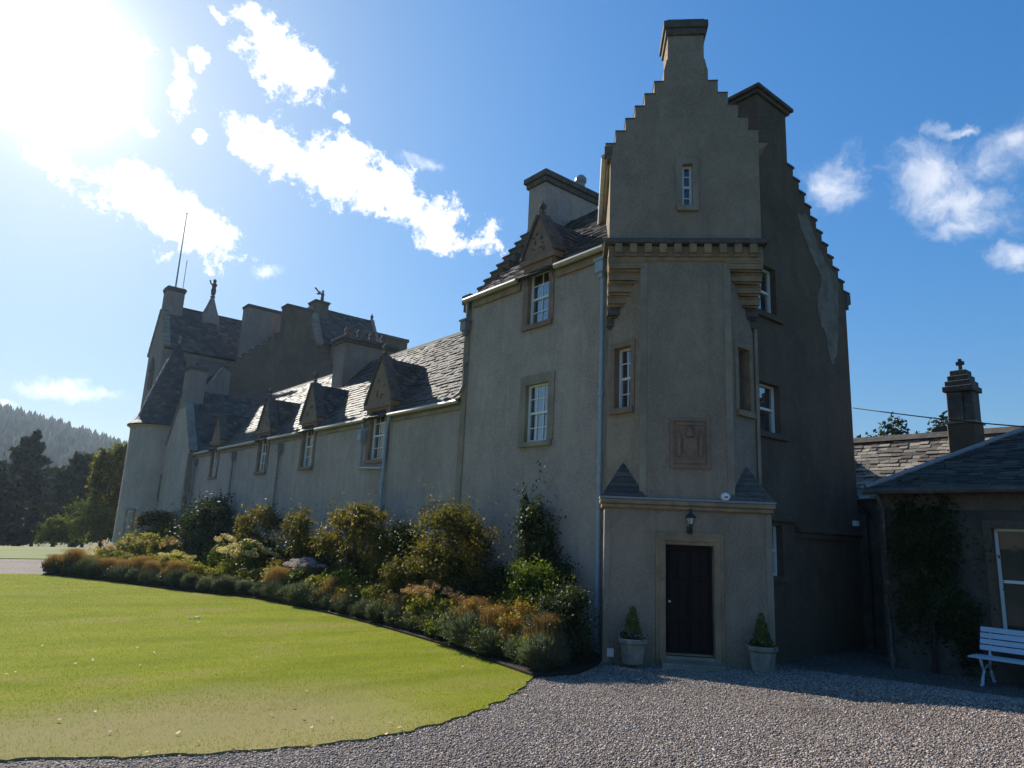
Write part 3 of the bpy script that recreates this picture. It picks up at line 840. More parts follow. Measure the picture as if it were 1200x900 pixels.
def dormer(root, X, Yc, wz0, wz1, ww, z_ped, apex, half, roofX, cuts, seed=0, fin=1.0, carve=True, eave=5.65):
    """wallhead dormer breaking the eaves: stone front, carved pediment, little slated roof behind, window below"""
    d = MB()
    xf = X - 0.05
    d.box(X - .052, X + .30, Yc - half + .1, Yc - ww / 2 - .001, eave - .25, z_ped - .14)
    d.box(X - .052, X + .30, Yc + ww / 2 + .001, Yc + half - .1, eave - .25, z_ped - .14)
    d.box(X - .05, X + .30, Yc - ww / 2, Yc + ww / 2, wz1 + .002, z_ped - .142)
    d.box(X - .12, X + .30, Yc - half - .02, Yc + half + .02, z_ped - .14, z_ped)
    o = d.build('dormer', M['sand_red'], root)
    pd = MB().prism([(X - .06, Yc - half, z_ped + .001), (X - .06, Yc + half, z_ped + .001), (X - .06, Yc, apex)], (.26, 0, 0)).build('pediment', M['sand_red'], o)
    t = (apex - z_ped) / half; L = math.hypot(half, apex - z_ped)
    rk = MB()
    for sgn in (-1, 1):
        v = Vector((0, -sgn * half, apex - z_ped)).normalized(); nn = Vector((0, sgn * (apex - z_ped), half)).normalized()
        rk.obox(Vector((X - .12, Yc + sgn * (half + .02), z_ped - .0)), (1, 0, 0), v, nn, .34, L, .07)
        rk.lathe((X - .05, Yc + sgn * (half - .02), z_ped), [(.05, 0), (.09, .06), (.07, .14), (.01, .2)], 8)
        for i in (1, 2, 3):
            q = Vector((X - .02, Yc + sgn * half * (1 - i / 4), z_ped + (apex - z_ped) * i / 4)) + nn * .08
            rk.lathe((q.x, q.y, q.z), [(.03, -.03), (.06, .02), (.02, .07)], 7)
    rk.build('moulding', M['cope'], o)
    if carve:
        cv = MB(); R_ = random.Random(seed)
        for i in range(9):
            zz = z_ped + .1 + (apex - z_ped) * .5 * R_.random()
            yy = Yc + (half * .55) * (1 - (zz - z_ped) / (apex - z_ped)) * R_.uniform(-1, 1)
            a = R_.uniform(0, 6.28); l = R_.uniform(.05, .12)
            cv.obox((X - .085, yy, zz), (0, math.cos(a), math.sin(a)), (1, 0, 0), (0, -math.sin(a), math.cos(a)), l, .03, .035)
        cv.build('carving', M['cope'], o)
    finial(o, X + .02, Yc, apex + .02, fin)
    # roof behind
    rz = apex - .1
    rf = MB()
    for sgn in (-1, 1):
        rf.prism([(X + .18, Yc, rz), (X + .18, Yc + sgn * (half + .08), z_ped - .22), (X + .18, Yc + sgn * (half + .08), z_ped - .16), (X + .18, Yc, rz + .07)], (roofX - X - .18, 0, 0))
    rf.build('dormer_roof', M['slate_base'], o)
    for sgn in (-1, 1):
        b = Vector((0, -sgn * (half + .08), rz + .16 - z_ped)).normalized(); 
        slates(o, 'dormer_slates', (X + .2, Yc + sgn * (half + .1), z_ped - .15), (1, 0, 0), b, roofX - X - .2, math.hypot(half + .08, rz + .14 - z_ped), .22, .17, seed=seed + 3 + sgn)
    MB().prism([(X + .2, Yc - half * .8, z_ped - .3), (X + .2, Yc + half * .8, z_ped - .3), (X + .2, Yc, rz - .1)], (roofX - X - .3, 0, 0)).build('dormer_core', M['harl_dark'], o)
    window(root, (X, Yc + ww / 2, wz0), (0, -1, 0), (-1, 0, 0), ww, wz1 - wz0, 4, 3 if ww > .85 else 2, .10, .17, cuts=cuts, smat='sand_red')
    return o

# =================================================================== THREE-STOREY BLOCK
XF, XR, YG, YL = 10.4, 16.75, 7.65, 14.95
block = thing('tower_block', 'tall grey harled three storey block with crow stepped gables behind the corner stair turret', 'building', (13.5, 11, 0))
APX = (XF + XR) / 2
sl_ = (11.5 - 8.4) / (APX - XF)
cuts = MB()
window(block, (XF, 12.31, 4.27), (0, -1, 0), (-1, 0, 0), .80, 1.37, 4, 3, .09, .2, cuts=cuts, smat='sand_pale')
window(block, (XF, 12.15, 1.0), (0, -1, 0), (-1, 0, 0), .8, 1.55, 4, 3, .14, .2, cuts=cuts, smat='sand_pale')
dormer(block, XF, 11.99, 7.1, 8.46, .78, 8.78, 9.86, .60, 11.75, cuts, 5, .8, eave=8.4)
for (x0, z0, w_, h_) in ((12.66, 7.02, .8, 1.1), (12.66, 4.45, .8, 1.05), (12.56, 1.6, .8, 1.0)):
    window(block, (x0, YG - .02, z0), (1, 0, 0), (0, -1, 0), w_, h_, 2, 1, .12, .24, cuts=cuts, smat='harl_dark', sill=True)
wall = MB().prism([(XF, YG, -.5), (XR, YG, -.5), (XR, YG, 8.35), (APX, YG, 11.45), (XF, YG, 8.35)], (0, YL - YG, 0)).build('wall', M['harl'], block, cuts=cuts.prism([(9.0, 7.2, -1), (9.0, 9.7, -1), (10.95, 9.7, -1), (12.0, 8.65, -1), (12.0, 7.2, -1)], (0, 0, 14)))
# yard gable skin, its shade put into darker colour, with its own openings
c2 = MB()
for (x0, z0, w_, h_) in ((12.66, 7.02, .8, 1.1), (12.66, 4.45, .8, 1.05), (12.56, 1.6, .8, 1.0)):
    c2.box(x0, x0 + w_, YG - .3, YG + .3, z0, z0 + h_)
poly, slabs, ztop = stepped(APX, .62, 8.45, .25, .25, 11, -.5)
poly = [(max(x, XF + .003) if z < 8.0 else x, z) for x, z in poly]
poly = [((min(x, XR + .003) if z < 8.0 else x), z) for x, z in poly]
poly = [(12.02, -.5), (12.02, 10.45)] + [q for q in poly[1:-1] if q[0] > 12.03] + [(XR + .003, 8.1), (XR + .003, -.5)]
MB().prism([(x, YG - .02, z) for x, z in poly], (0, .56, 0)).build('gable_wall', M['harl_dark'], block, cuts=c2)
for a_, b_, z in [q for q in slabs if q[0] > 12.3]:
    MB().box(a_ - .02, b_ + .02, YG - .05, YG + .57, z - .003, z + .05).build('crow_step', M['cope'], block)
MB().box(XR + .02, XR + .25, YG - .04, YG + .54, 8.2, 8.44).box(XR + .02, XR + .14, YG - .03, YG + .53, 8.04, 8.199).build('skew_putt', M['cope'], block)
chimney(block, APX - .62, APX + .62, YG - .026, YG + .72, 11.1, 12.47, M['harl_dark'], cap=.14)
crow_gable(block, 'Y', YL - .52, .54, APX, 1.15, 8.5, .21, .29, 9, 7.6, M['harl_dark'], cth=.05)
chimney(block, 12.42, 14.62, 14.2, 14.95, 10.5, 12.84, M['harl'], cap=.13, caph=.42)
MB().lathe((14.15, 14.5, 12.8), [(.16, 0), (.14, .3), (.19, .36), (.19, .46), (.12, .56), (.02, .6)], 12).build('chimney_pot', M['lead'], block)
# roof
b_up = Vector((APX - XF, 0, sl_ * (APX - XF))).normalized()
Ls = math.hypot(APX - XF, 11.5 - 8.4)
MB().prism([(XF - .1, 9.2, 8.28), (APX, 9.2, 11.47), (XR + .1, 9.2, 8.28), (XR + .1, 9.2, 8.34), (APX, 9.2, 11.53), (XF - .1, 9.2, 8.34)], (0, YL - .54 - 9.2, 0)).build('roof', M['slate_base'], block)
slates(block, 'roof_slates', (XF - .12, 9.25, 8.33), (0, 1, 0), b_up, YL - .52 - 9.25, Ls + .1, .25, .165, seed=4)
for a_, b_ in ((9.75, 11.3), (12.68, 14.9)): MB().tube([(XF - .14, a_, 8.32), (XF - .14, b_, 8.32)], .07, 10).build('gutter', M['gutter'], block)
for a_, b_ in ((9.6, 11.34), (12.64, 14.6)): MB().box(XF - .06, XF + .1, a_, b_, 8.08, 8.25).build('eaves_course', M['sand'], block)
pipe(block, [(XF - .12, 9.78, 7.9), (XF - .10, 9.78, 0.05)], 'pipe_blue', .05, hop=(XF - .13, 9.8, 7.75))
pipe(block, [(XF - .1, 14.8, 8.3), (XF - .09, 14.78, 7.95), (XF - .09, 14.78, 5.95), (XF - .1, 14.9, 5.78), (XF - .13, 15.15, 5.68)], 'pipe', .045, hop=(XF - .12, 14.8, 7.45))
MB().box(XF - .03, XF + .1, 14.72, YL, -.3, 8.05).build('corner_quoin', M['harl_turret'], block)
MB().box(XF - .10, XF + .3, 14.7, YL + .12, 8.25, 8.5).box(XF - .05, XF + .3, 14.74, YL + .1, 8.05, 8.249).build('skew_putt', M['cope'], block)
# pale repair patch running down the dark gable
pp = [(14.54, 9.81), (14.99, 9.97), (15.30, 9.55), (15.46, 9.28), (15.8, 8.94), (16.2, 8.86), (16.42, 8.59), (16.31, 8.15), (16.34, 7.8), (16.29, 7.53), (16.20, 7.1), (16.12, 6.75), (15.96, 6.44), (15.80, 6.45), (15.72, 6.66), (15.66, 7.06), (15.40, 7.37), (15.29, 7.67), (15.3, 8.04), (15.52, 8.34), (15.5, 8.6), (15.28, 8.81), (14.95, 9.17), (14.66, 9.5)]
R_ = random.Random(3); fine_pp = []
for (x0, z0), (x1, z1) in zip(pp, pp[1:] + pp[:1]):
    for k in range(4):
        t = k / 4; fine_pp.append((x0 + (x1 - x0) * t + R_.uniform(-.035, .035), z0 + (z1 - z0) * t + R_.uniform(-.035, .035)))
MB().prism([(x, YG - .034, z) for x, z in fine_pp], (0, .02, 0)).build('repair_patch', M['patch'], block)
# ledge over the ground floor of the gable
MB().box(12.3, 13.9, YG - .14, YG - .01, 2.68, 2.8).box(13.9, XR + .02, YG - .12, YG - .01, 2.5, 2.62).box(13.9, XR + .02, YG - .07, YG - .011, 2.38, 2.498).build('string_course', M['harl_dark'], block)
tag(MB().box(16.45, 16.58, YG - .12, YG - .022, 2.72, 2.84).build('security_light', M['plastic_white']), 'tiny white box lamp at the right end of the dark gable ledge', 'lamp')

# =================================================================== STAIR TURRET
T0 = Vector((9.772, 9.122, 0))
tur = thing('stair_turret', 'brownish harled corner stair turret with crow stepped cap house, tan corbels and dark entrance door', 'turret', T0, math.radians(-45))
CH = 0.68
HT = M['harl_turret']
c = MB().box(1.11, 1.97, -.3, .34, .2, 2.13)
MB().box(0, 3.0, 0, 3.3, -.3, 2.9).build('base_wall', HT, tur, local=True, cuts=c)
# octagonal stage
cu = MB()
nl = Vector((-S, -S, 0)); ul = Vector((S, -S, 0))            # left cant: outward normal, right-hand direction (local axes)
pL = Vector((0, CH, 0)); pR = Vector((3 - CH, 0, 0)); nr = Vector((S, -S, 0)); ur = Vector((S, S, 0))
cw = CH * math.sqrt(2)
window(tur, pL + ul * .22 + Vector((0, 0, 4.72)), ul, nl, .45, 1.27, 4, 2, .14, .1, local=True, cuts=cu, smat='sand_red', depth=.3)
window(tur, pR + ur * .28 + Vector((0, 0, 4.72)), ur, nr, .42, 1.27, 4, 2, .2, .1, local=True, cuts=cu, smat='sand', depth=.3)
oc = [(CH, 0), (3 - CH, 0), (3, CH), (3, 3.3), (0, 3.3), (0, CH)]
MB().prism([(x, y, 2.9) for x, y in oc], (0, 0, 4.85)).build('octagon_wall', HT, tur, local=True, cuts=cu)
# dressed margins at the angles of the octagon
for x0, x1, y0, y1, z1 in ((CH - .055, CH + .075, -.012, .06, 7.66), (3 - CH - .075, 3 - CH + .055, -.012, .06, 7.66), (-.012, .05, CH - .02, CH + .12, 6.5), (2.95, 3.012, CH - .1, CH + .1, 6.5)):
    MB().box(x0, x1, y0, y1, 2.98, z1).build('corner_margin', M['sand_pale'], tur, local=True)
for x in (-.014, 2.9): MB().box(x, x + .114, -.014, .10, 0, 2.75).build('corner_quoin', M['sand_pale'], tur, local=True)
MB().box(-.013, .02, .12, .62, 0, 2.75).build('side_margin', M['sand_pale'], tur, local=True)
# string course with slated broaches above it
MB().box(-.10, 3.08, -.10, 3.0, 2.84, 2.93).box(-.07, 3.05, -.07, 3.0, 2.76, 2.838).build('string_course', M['sand'], tur, local=True, bevel=.015)
MB().box(-.11, 3.09, -.11, 3.0, 2.932, 2.965).build('weathering', M['lead'], tur, local=True)
for sx in (0, 1):
    X_ = lambda x: x if sx == 0 else 3 - x
    z0, z1 = 2.968, 3.66
    A, Bq, Cq, Dq = Vector((X_(-.06), -.06, z0)), Vector((X_(CH + .05), -.06, z0)), Vector((X_(-.06), CH + .05, z0)), Vector((X_(CH * .52), CH * .52, z1))
    mb = MB()
    steps = 7
    for k in range(steps):       # little courses of stone slates
        t0, t1 = k / steps, (k + 1) / steps + .03
        P0 = [p.lerp(Dq, t0) + Vector((0, 0, .0)) for p in (A, Bq, Cq)]; P1 = [p.lerp(Dq, min(t1, 1)) for p in (A, Bq, Cq)]
        cen = (A + Bq + Cq) / 3
        P0 = [p + (p - Vector((X_(CH * .52), CH * .52, p.z))).normalized() * .03 for p in P0]
        mb.add(P0 + P1, [(0, 1, 4, 3), (2, 0, 3, 5), (0, 2, 1), (1, 2, 5, 4), (3, 4, 5)])
    mb.build('broach', M['slate'] if sx == 0 else M['cope'], tur, local=True)
# corbelling carrying the square cap house
for sx in (0, 1):
    X_ = lambda x: x if sx == 0 else 3 - x
    lay = 6
    for k in range(lay):
        t = (k + 1) / lay; zb = 6.42 + k * .21
        P = [(X_(0), CH), (X_(0), CH - CH * t), (X_(CH * t), CH - CH * t)]
        cen = Vector((X_(0), CH, 0))
        ex = 0.03
        mb = MB()
        def shp(e): 
            return [Vector((X_(-e * .6), CH, 0)), Vector((X_(-e * .6), CH - CH * t - e, 0)), Vector((X_(CH * t + e), CH - CH * t - e, 0)), Vector((X_(CH * t + e) , CH - CH * t + e * .5, 0))]
        for (e0, za, zz_) in ((-.03, 0, .05), (.02, .05, .17), (.035, .17, .208)):
            mb.prism([v + Vector((0, 0, zb + za)) for v in shp(e0)], (0, 0, zz_ - za - .002))
        mb.build('corbel', M['sand'] if k > 1 else M['cope'], tur, local=True)
MB().box(-.03, 3.03, -.03, 3.1, 7.68, 7.77).box(-.02, 3.02, -.02, 3.1, 7.772, 8.0).build('corbel_band', M['sand'], tur, local=True, bevel=.012)
nd = 10
for i in range(nd):
    x = .18 + (2.82 - .18) * i / (nd - 1)
    MB().box(x - .075, x + .075, -.13, -.021, 7.82, 8.02).box(x - .075, x + .075, -.09, -.021, 7.76, 7.819).build('dentil', M['sand'], tur, local=True, bevel=.015)
MB().box(-.12, 3.1, -.15, 3.1, 8.022, 8.09).box(-.07, 3.07, -.09, 3.1, 8.091, 8.15).build('cornice', M['cope'], tur, local=True, bevel=.015)
# cap house
c = MB().box(1.45, 1.67, -.3, .3, 8.87, 9.83)
window(tur, (1.45, 0, 8.87), (1, 0, 0), (0, -1, 0), .22, .96, 4, 1, .10, .13, local=True, smat='sand_pale', lintel=.14)
poly, slabs, zt = stepped(1.55, .46, 10.30, .2, .29, 6, 8.15)
poly = [(x, z) for x, z in poly]
MB().prism([(max(0, min(3.0, x)) if z < 9 else x, 0, z) for x, z in ([(0, 8.15), (0, 10.1)] + poly[1:-1] + [(3.0, 10.1), (3.0, 8.15)])], (0, .45, 0)).build('gable_wall', HT, tur, local=True, cuts=c)
MB().box(.003, 2.997, .45, 4.2, 8.15, 10.12).build('cap_house_wall', HT, tur, local=True)
for a_, b_, z in slabs:
    MB().box(a_ - .012, b_ + .004, -.015, .47, z - .003, z + .022).build('crow_step', M['cope'], tur, local=True)
MB().box(-.14, .02, -.02, .46, 10.06, 10.24).box(-.09, .0, -.01, .45, 9.95, 10.059).build('skew_putt', M['cope'], tur, local=True)
MB().box(-.012, .012, .004, .34, 8.16, 10.0).build('corner_quoin', M['sand_pale'], tur, local=True)
MB().prism([(1.09, .01, 12.0), (2.01, .01, 12.0), (1.95, .01, 12.3), (1.15, .01, 12.3)], (0, .74, 0)).build('chimney_base', HT, tur, local=True)
chimney(tur, 1.17, 1.93, -.008, .78, 11.8, 13.27, HT, local=True, cap=.09, caph=.40)
rz_, ez = 11.65, 10.08
MB().prism([(-.05, .46, ez - .06), (1.5, .46, rz_ - .06), (3.05, .46, ez - .06), (3.05, .46, ez), (1.5, .46, rz_), (-.05, .46, ez)], (0, 3.9, 0)).build('roof', M['slate_base'], tur, local=True)
slates(tur, 'roof_slates', (-.08, .48, ez - .02), (0, 1, 0), (1.5, 0, rz_ - ez), 3.9, math.hypot(1.5, rz_ - ez), .28, .2, local=True, seed=9)
MB().tube([(-.13, .2, 10.12), (-.13, 3.55, 10.06)], .075, 10).build('gutter', M['lead_white'], tur, local=True)
MB().box(-.07, .0, .2, 3.5, 9.92, 10.05).build('eaves_course', M['sand_pale'], tur, local=True)
MB().prism([(-.2, 3.2, 9.75), (-.02, 3.2, 9.9), (-.02, 3.2, 9.3)], (0, .5, .05)).build('lead_flashing', M['lead_white'], tur, local=True)
# doorway
MB().box(.93, 1.105, -.03, .1, .0, 2.36).box(1.975, 2.15, -.03, .1, .0, 2.36).box(1.105, 1.975, -.03, .1, 2.135, 2.36).box(.99, 1.108, -.05, -.031, .0, 2.2).box(1.972, 2.09, -.05, -.031, 0, 2.2).box(.99, 2.09, -.05, -.031, 2.201, 2.3).build('door_surround', M['sand'], tur, local=True, bevel=.008)
dr = MB().box(1.115, 1.965, .16, .2, .2, 2.12)
for (a_, b_) in ((1.19, 1.50), (1.58, 1.89)):
    for (z0, z1) in ((.32, .78), (.88, 1.5), (1.6, 2.02)):
        dr.box(a_, b_, .135, .159, z0, z1)
for i in range(4): dr.box(1.115 + .2 * i + .03, 1.115 + .2 * i + .045, .125, .1349, .32, 2.02)
do = dr.build('door', M['wood_dark'], tur, local=True, bevel=.006)
MB().tube([(1.19, .12, 1.12), (1.19, .06, 1.12)], .022, 10).build('handle', M['lead_white'], do, local=True)
MB().box(1.0, 2.08, -.42, .15, -.2, .13).box(1.108, 1.972, -.06, .34, .131, .2).build('doorstep', M['sand_pale'], tur, local=True, bevel=.01)
MB().box(1.115, 1.965, .10, .16, .2, .225).build('threshold', M['sand'], tur, local=True)
# carved heraldic panel (weathered, generic)
pa = MB().box(1.19, 1.94, -.03, .02, 3.54, 3.60).box(1.19, 1.94, -.03, .02, 4.44, 4.50).box(1.19, 1.26, -.03, .02, 3.60, 4.44).box(1.87, 1.94, -.03, .02, 3.60, 4.44).box(1.26, 1.87, -.006, .02, 3.60, 4.44)
pa = pa.build('carved_panel', M['sand_red'], tur, local=True)
cv = MB()
cv.prism([(1.44, -.04, 4.12), (1.69, -.04, 4.12), (1.70, -.04, 3.9), (1.565, -.04, 3.74), (1.43, -.04, 3.9)], (0, .035, 0))
cv.lathe((1.565, -.02, 4.14), [(.07, 0), (.09, .06), (.05, .13), (.08, .18), (.01, .22)], 8)
for sx in (-1, 1):
    cx = 1.565 + sx * .2
    cv.lathe((cx, -.015, 3.76), [(.03, 0), (.05, .1), (.035, .2), (.06, .3), (.03, .36), (.045, .42), (.01, .47)], 8)
    cv.tube([(cx, -.02, 4.02), (cx - sx * .09, -.03, 4.07)], .018, 6); cv.tube([(cx, -.02, 4.02), (cx + sx * .04, -.03, 4.2), (cx + sx * .0, -.03, 4.28)], .02, 6)
cv.box(1.30, 1.83, -.03, -.007, 3.64, 3.70); cv.box(1.30, 1.83, -.03, -.007, 4.36, 4.41)
cv.build('heraldic_carving', M['sand_red'], pa, local=True)
MB().box(.07, .19, -.03, .0, .12, .26).build('vent_plate', M['plastic_white'], tur, local=True)

def tloc(lx, ly, z=0): return Vector((T0.x + S * (lx + ly), T0.y + S * (ly - lx), z))
# lantern over the door
p = tloc(1.545, -.02, 2.33)
lt = thing('wall_lantern', 'small black carriage lantern with frosted glass mounted above the dark turret door', 'lantern', p, math.radians(-45))
MB().box(-.05, .05, -.02, .022, 0, .14).tube([(0, -.01, .06), (0, -.10, .03), (0, -.14, .10), (0, -.14, .15)], .014, 8).build('bracket', M['iron'], lt, local=True)
MB().lathe((0, -.14, .15), [(.04, 0), (.045, .02), (.03, .03)], 6).lathe((0, -.14, .29), [(.105, 0), (.07, .05), (.03, .09), (.025, .11), (.01, .17)], 6).build('lantern_hood', M['iron'], lt, local=True)
MB().lathe((0, -.14, .18), [(.045, 0), (.075, .11)], 6).build('lantern_glass', mat_plain('frosted_glass', (0.55, 0.57, 0.55), 0.3), lt, local=True)
cg = MB()
for i in range(6):
    t = 2 * math.pi * i / 6
    cg.tube([(math.cos(t) * .047, -.14 + math.sin(t) * .047, .18), (math.cos(t) * .078, -.14 + math.sin(t) * .078, .29)], .006, 5)
cg.build('lantern_cage', M['iron'], lt, local=True)
p = tloc(2.2, -.0, 3.03)
al = thing('alarm_bell', 'round white alarm bell on the turret wall just above the ledge', 'alarm', p, math.radians(-45))
MB().lathe((0, 0, 0), [(.085, 0), (.085, .04), (.06, .075), (.01, .085)], 16).build('bell_cover', M['plastic_white'], al, local=True)
for v in al.children[0].data.vertices: v.co = Vector((v.co.x, -v.co.z, v.co.y))
MB().box(-.03, .03, -.095, -.086, -.012, .012).build('bell_badge', M['iron'], al, local=True)

# =================================================================== LONG WING
XW0, YW1 = 10.45, 39.4
wing = thing('long_wing', 'long low grey harled wing with slate roof and four stone dormers behind the flower bed', 'building', (13.4, 27, 0))
cuts = MB()
DORM = [(19.45, 1.0), (24.75, .95), (29.35, .95), (35.9, .95)]
for i, (yc, ww) in enumerate(DORM):
    dormer(wing, XW0 - .02, yc, 4.25, 5.8, ww, 6.02, 7.55 - (0.15 if i else 0), .86 - (.1 if i else 0), 11.95, cuts, i + 20, 1.0)
for yc, z0, z1, ww in ((19.35, .75, 2.65, .95), (15.95, .9, 2.62, .9), (24.7, 1.0, 2.6, .8), (29.3, 1.0, 2.6, .8)):
    window(wing, (XW0, yc + ww / 2, z0), (0, -1, 0), (-1, 0, 0), ww, z1 - z0, 4, 3, .10, .2, cuts=cuts, smat='sand_pale')
XWR = 2 * 13.4 - XW0
MB().prism([(XW0, YL - .3, -.5), (XWR, YL - .3, -.5), (XWR, YL - .3, 5.62), (13.4, YL - .3, 8.88), (XW0, YL - .3, 5.62)], (0, YW1 - YL + .35, 0)).build('wall', M['harl'], wing, cuts=cuts)
RU = Vector((13.4 - XW0, 0, 8.95 - 5.65)); RL = RU.length
MB().prism([(XW0 - .12, YL + .02, 5.53), (13.4, YL + .02, 8.91), (XWR + .12, YL + .02, 5.53), (XWR + .12, YL + .02, 5.58), (13.4, YL + .02, 8.96), (XW0 - .12, YL + .02, 5.58)], (0, YW1 - YL, 0)).build('roof', M['slate_base'], wing)
slates(wing, 'roof_slates', (XW0 - .14, YL + .03, 5.57), (0, 1, 0), RU, YW1 - YL, RL + .12, .27, .175, seed=14)
MB().prism([(13.24, YL + .02, 8.88), (13.4, YL + .02, 9.08), (13.56, YL + .02, 8.88)], (0, YW1 - YL, 0)).build('ridge_tiles', M['cope'], wing)
edges = [YL + .05] + sum([[yc - .78, yc + .78] for yc, w_ in DORM], []) + [YW1 - .1]
for a_, b_ in zip(edges[0::2], edges[1::2]):
    MB().tube([(XW0 - .15, a_, 5.56), (XW0 - .15, b_, 5.56)], .065, 8).build('gutter', M['gutter'], wing)
    MB().box(XW0 - .05, XW0 + .02, a_, b_, 5.36, 5.48).build('eaves_course', M['sand_pale'], wing)
for y_ in (27.3, 32.85, 38.9):
    pipe(wing, [(XW0 - .12, y_, 5.3), (XW0 - .10, y_, .1)], 'pipe', .045, hop=(XW0 - .12, y_, 4.95))
pipe(wing, [(XW0 - .16, 18.55, 5.5), (XW0 - .12, 18.72, 5.2), (XW0 - .11, 18.76, 4.9), (XW0 - .11, 18.76, .1)], 'pipe_blue', .05)
pipe(wing, [(XW0 - .14, 20.3, 5.45), (XW0 - .11, 20.27, 5.0), (XW0 - .11, 20.27, 4.02), (XW0 - .11, 18.8, 3.95)], 'pipe_blue', .045, hop=(XW0 - .13, 20.3, 4.9))
chimney(wing, 12.2, 14.5, 26.2, 27.2, 7.4, 10.0, M['harl_far'], cap=.16, caph=.3, pots=4, pot_h=.5)
MB().box(12.0, 12.25, 26.1, 27.3, 7.5, 7.62).build('lead_flashing', M['lead_white'], wing)
MB().box(XW0 - .03, XW0 + .05, 15.6, 16.3, 2.85, 2.95).build('lintel', M['sand_pale'], wing)

# =================================================================== CROSS WING, ROUND TOWER, GREAT TOWER
cw_ = thing('cross_wing', 'narrow gabled cross wing with apex chimney at the far end of the long wing', 'building', (13, 42, 0))
cu = MB()
MB().prism([(10.12, 39.4, -.5), (10.12, 45, -.5), (10.12, 45, 5.7), (10.12, 42.2, 9.25), (10.12, 39.4, 5.7)], (8, 0, 0)).build('wall', M['harl'], cw_)
CU = Vector((0, 2.9, 3.75)); 
slates(cw_, 'roof_slates', (10.5, 39.3, 5.68), (1, 0, 0), CU, 7.6, CU.length, .34, .22, seed=31)
MB().prism([(10.4, 39.3, 5.6), (10.4, 42.2, 9.35), (10.4, 45.1, 5.6), (10.4, 45.1, 5.66), (10.4, 42.2, 9.42), (10.4, 39.3, 5.66)], (7.8, 0, 0)).build('roof', M['slate_base'], cw_)
for sgn in (-1, 1):
    sk = MB()
    v = Vector((0, -sgn * 2.85, 3.72)).normalized(); nn = Vector((0, sgn * 3.72, 2.85)).normalized()
    sk.obox((10.06, 42.2 + sgn * 2.87, 5.66), (1, 0, 0), v, nn, .42, 4.65, .12)
    sk.build('skew', M['sand_pale'], cw_)
MB().box(10.08, 10.3, 39.36, 39.6, 0, 5.6).build('corner_quoin', M['sand_pale'], cw_)
chimney(cw_, 10.1, 11.0, 41.5, 42.7, 8.3, 10.75, M['harl_far'], cap=.10, caph=.25)
finial(cw_, 10.55, 42.0, 10.7, 1.0)

rt = thing('round_tower', 'round harled tower with bell cast conical slate roof at the far end of the house', 'tower', (10.42, 46.5, 0))
MB().lathe((10.42, 46.5, 0), [(1.95, -1), (1.95, 7.35), (2.05, 7.45), (2.12, 7.5)], 40).build('wall', M['harl'], rt, smooth=False)
prof = [(2.16, 0), (2.16, .06), (1.95, .2), (1.7, .5), (1.6, .78), (1.37, 1.67), (1.0, 2.86), (.54, 4.3), (.2, 5.2), (.05, 5.45)]
mb = MB(); R_ = random.Random(8)
def prad(z):
    for (r0, z0), (r1, z1) in zip(prof, prof[1:]):
        if z0 <= z <= z1 and z1 > z0: return r0 + (r1 - r0) * (z - z0) / (z1 - z0)
    return .05
z = .08
while z < 5.25:
    r0, r1 = prad(z), prad(z + .3); nn_ = max(6, int(2 * math.pi * r0 / .3)); off = R_.random()
    for j in range(nn_):
        a0, a1 = 2 * math.pi * (j + off) / nn_, 2 * math.pi * (j + off + .95) / nn_
        lf = R_.uniform(.02, .05)
        vs = []
        for (rr, aa, zz) in ((r0 + lf, a0, z), (r0 + lf, a1, z), (r1 + .01, a1, z + .3), (r1 + .01, a0, z + .3), (r0 - .02, a0, z), (r0 - .02, a1, z)):
            vs.append((10.42 + rr * math.cos(aa), 46.5 + rr * math.sin(aa), 7.5 + zz))
        mb.add(vs, [(0, 1, 2, 3), (4, 5, 1, 0)])
    z += .2
mb.build('roof_slates', M['slate'], rt)
MB().lathe((10.42, 46.5, 7.5), prof, 32).build('roof', M['slate_base'], rt)
MB().lathe((10.42, 46.5, 12.8), [(.1, 0), (.05, .2), (.12, .3), (.1, .4), (.03, .45), (.09, .55), (.07, .65), (.01, .75)], 8).build('finial', M['sand_pale'], rt)
for az, z0, h_ in ((-1.62, 3.2, 1.3), (-2.45, .6, 1.9)):
    nn_ = Vector((math.cos(az), math.sin(az), 0)); uu = Vector((-nn_.y, nn_.x, 0)) 
    uu = Vector((0, 0, 1)).cross(nn_)
    window(rt, Vector((10.42, 46.5, z0)) + nn_ * 1.98 - uu * .18, uu, nn_, .36, h_, 4, 2, .03, .12, smat='sand_pale')

gtw = thing('great_tower', 'tall pinkish far tower with corbelled cap house, chimney and steep slate roof', 'tower', (13, 52, 0))
MB().box(10.62, 17.5, 50.35, 53.85, -1, 10.2).build('wall', M['harl_far'], gtw)
MB().prism([(10.27, 50, 9.6), (10.27, 54.2, 9.6), (10.27, 54.2, 13.4), (10.27, 52.1, 16.75), (10.27, 50, 13.4)], (7.6, 0, 0)).build('cap_house_wall', M['harl_far'], gtw)
mb = MB()
for k in range(4): mb.box(10.62 - .085 * (k + 1), 17.6, 50.35 - .085 * (k + 1), 53.85 + .085 * (k + 1), 9.6 - .14 * (4 - k), 9.6 - .14 * (3 - k) - .004)
mb.build('corbelling', M['sand_pale'], gtw)
GU = Vector((0, 2.2, 3.45))
MB().prism([(10.3, 49.85, 13.25), (10.3, 52.1, 16.82), (10.3, 54.35, 13.25), (10.3, 54.35, 13.35), (10.3, 52.1, 16.95), (10.3, 49.85, 13.35)], (7.6, 0, 0)).build('roof', M['slate_base'], gtw)
slates(gtw, 'roof_slates', (10.6, 49.82, 13.33), (1, 0, 0), GU, 7.2, GU.length + .05, .36, .25, seed=41)
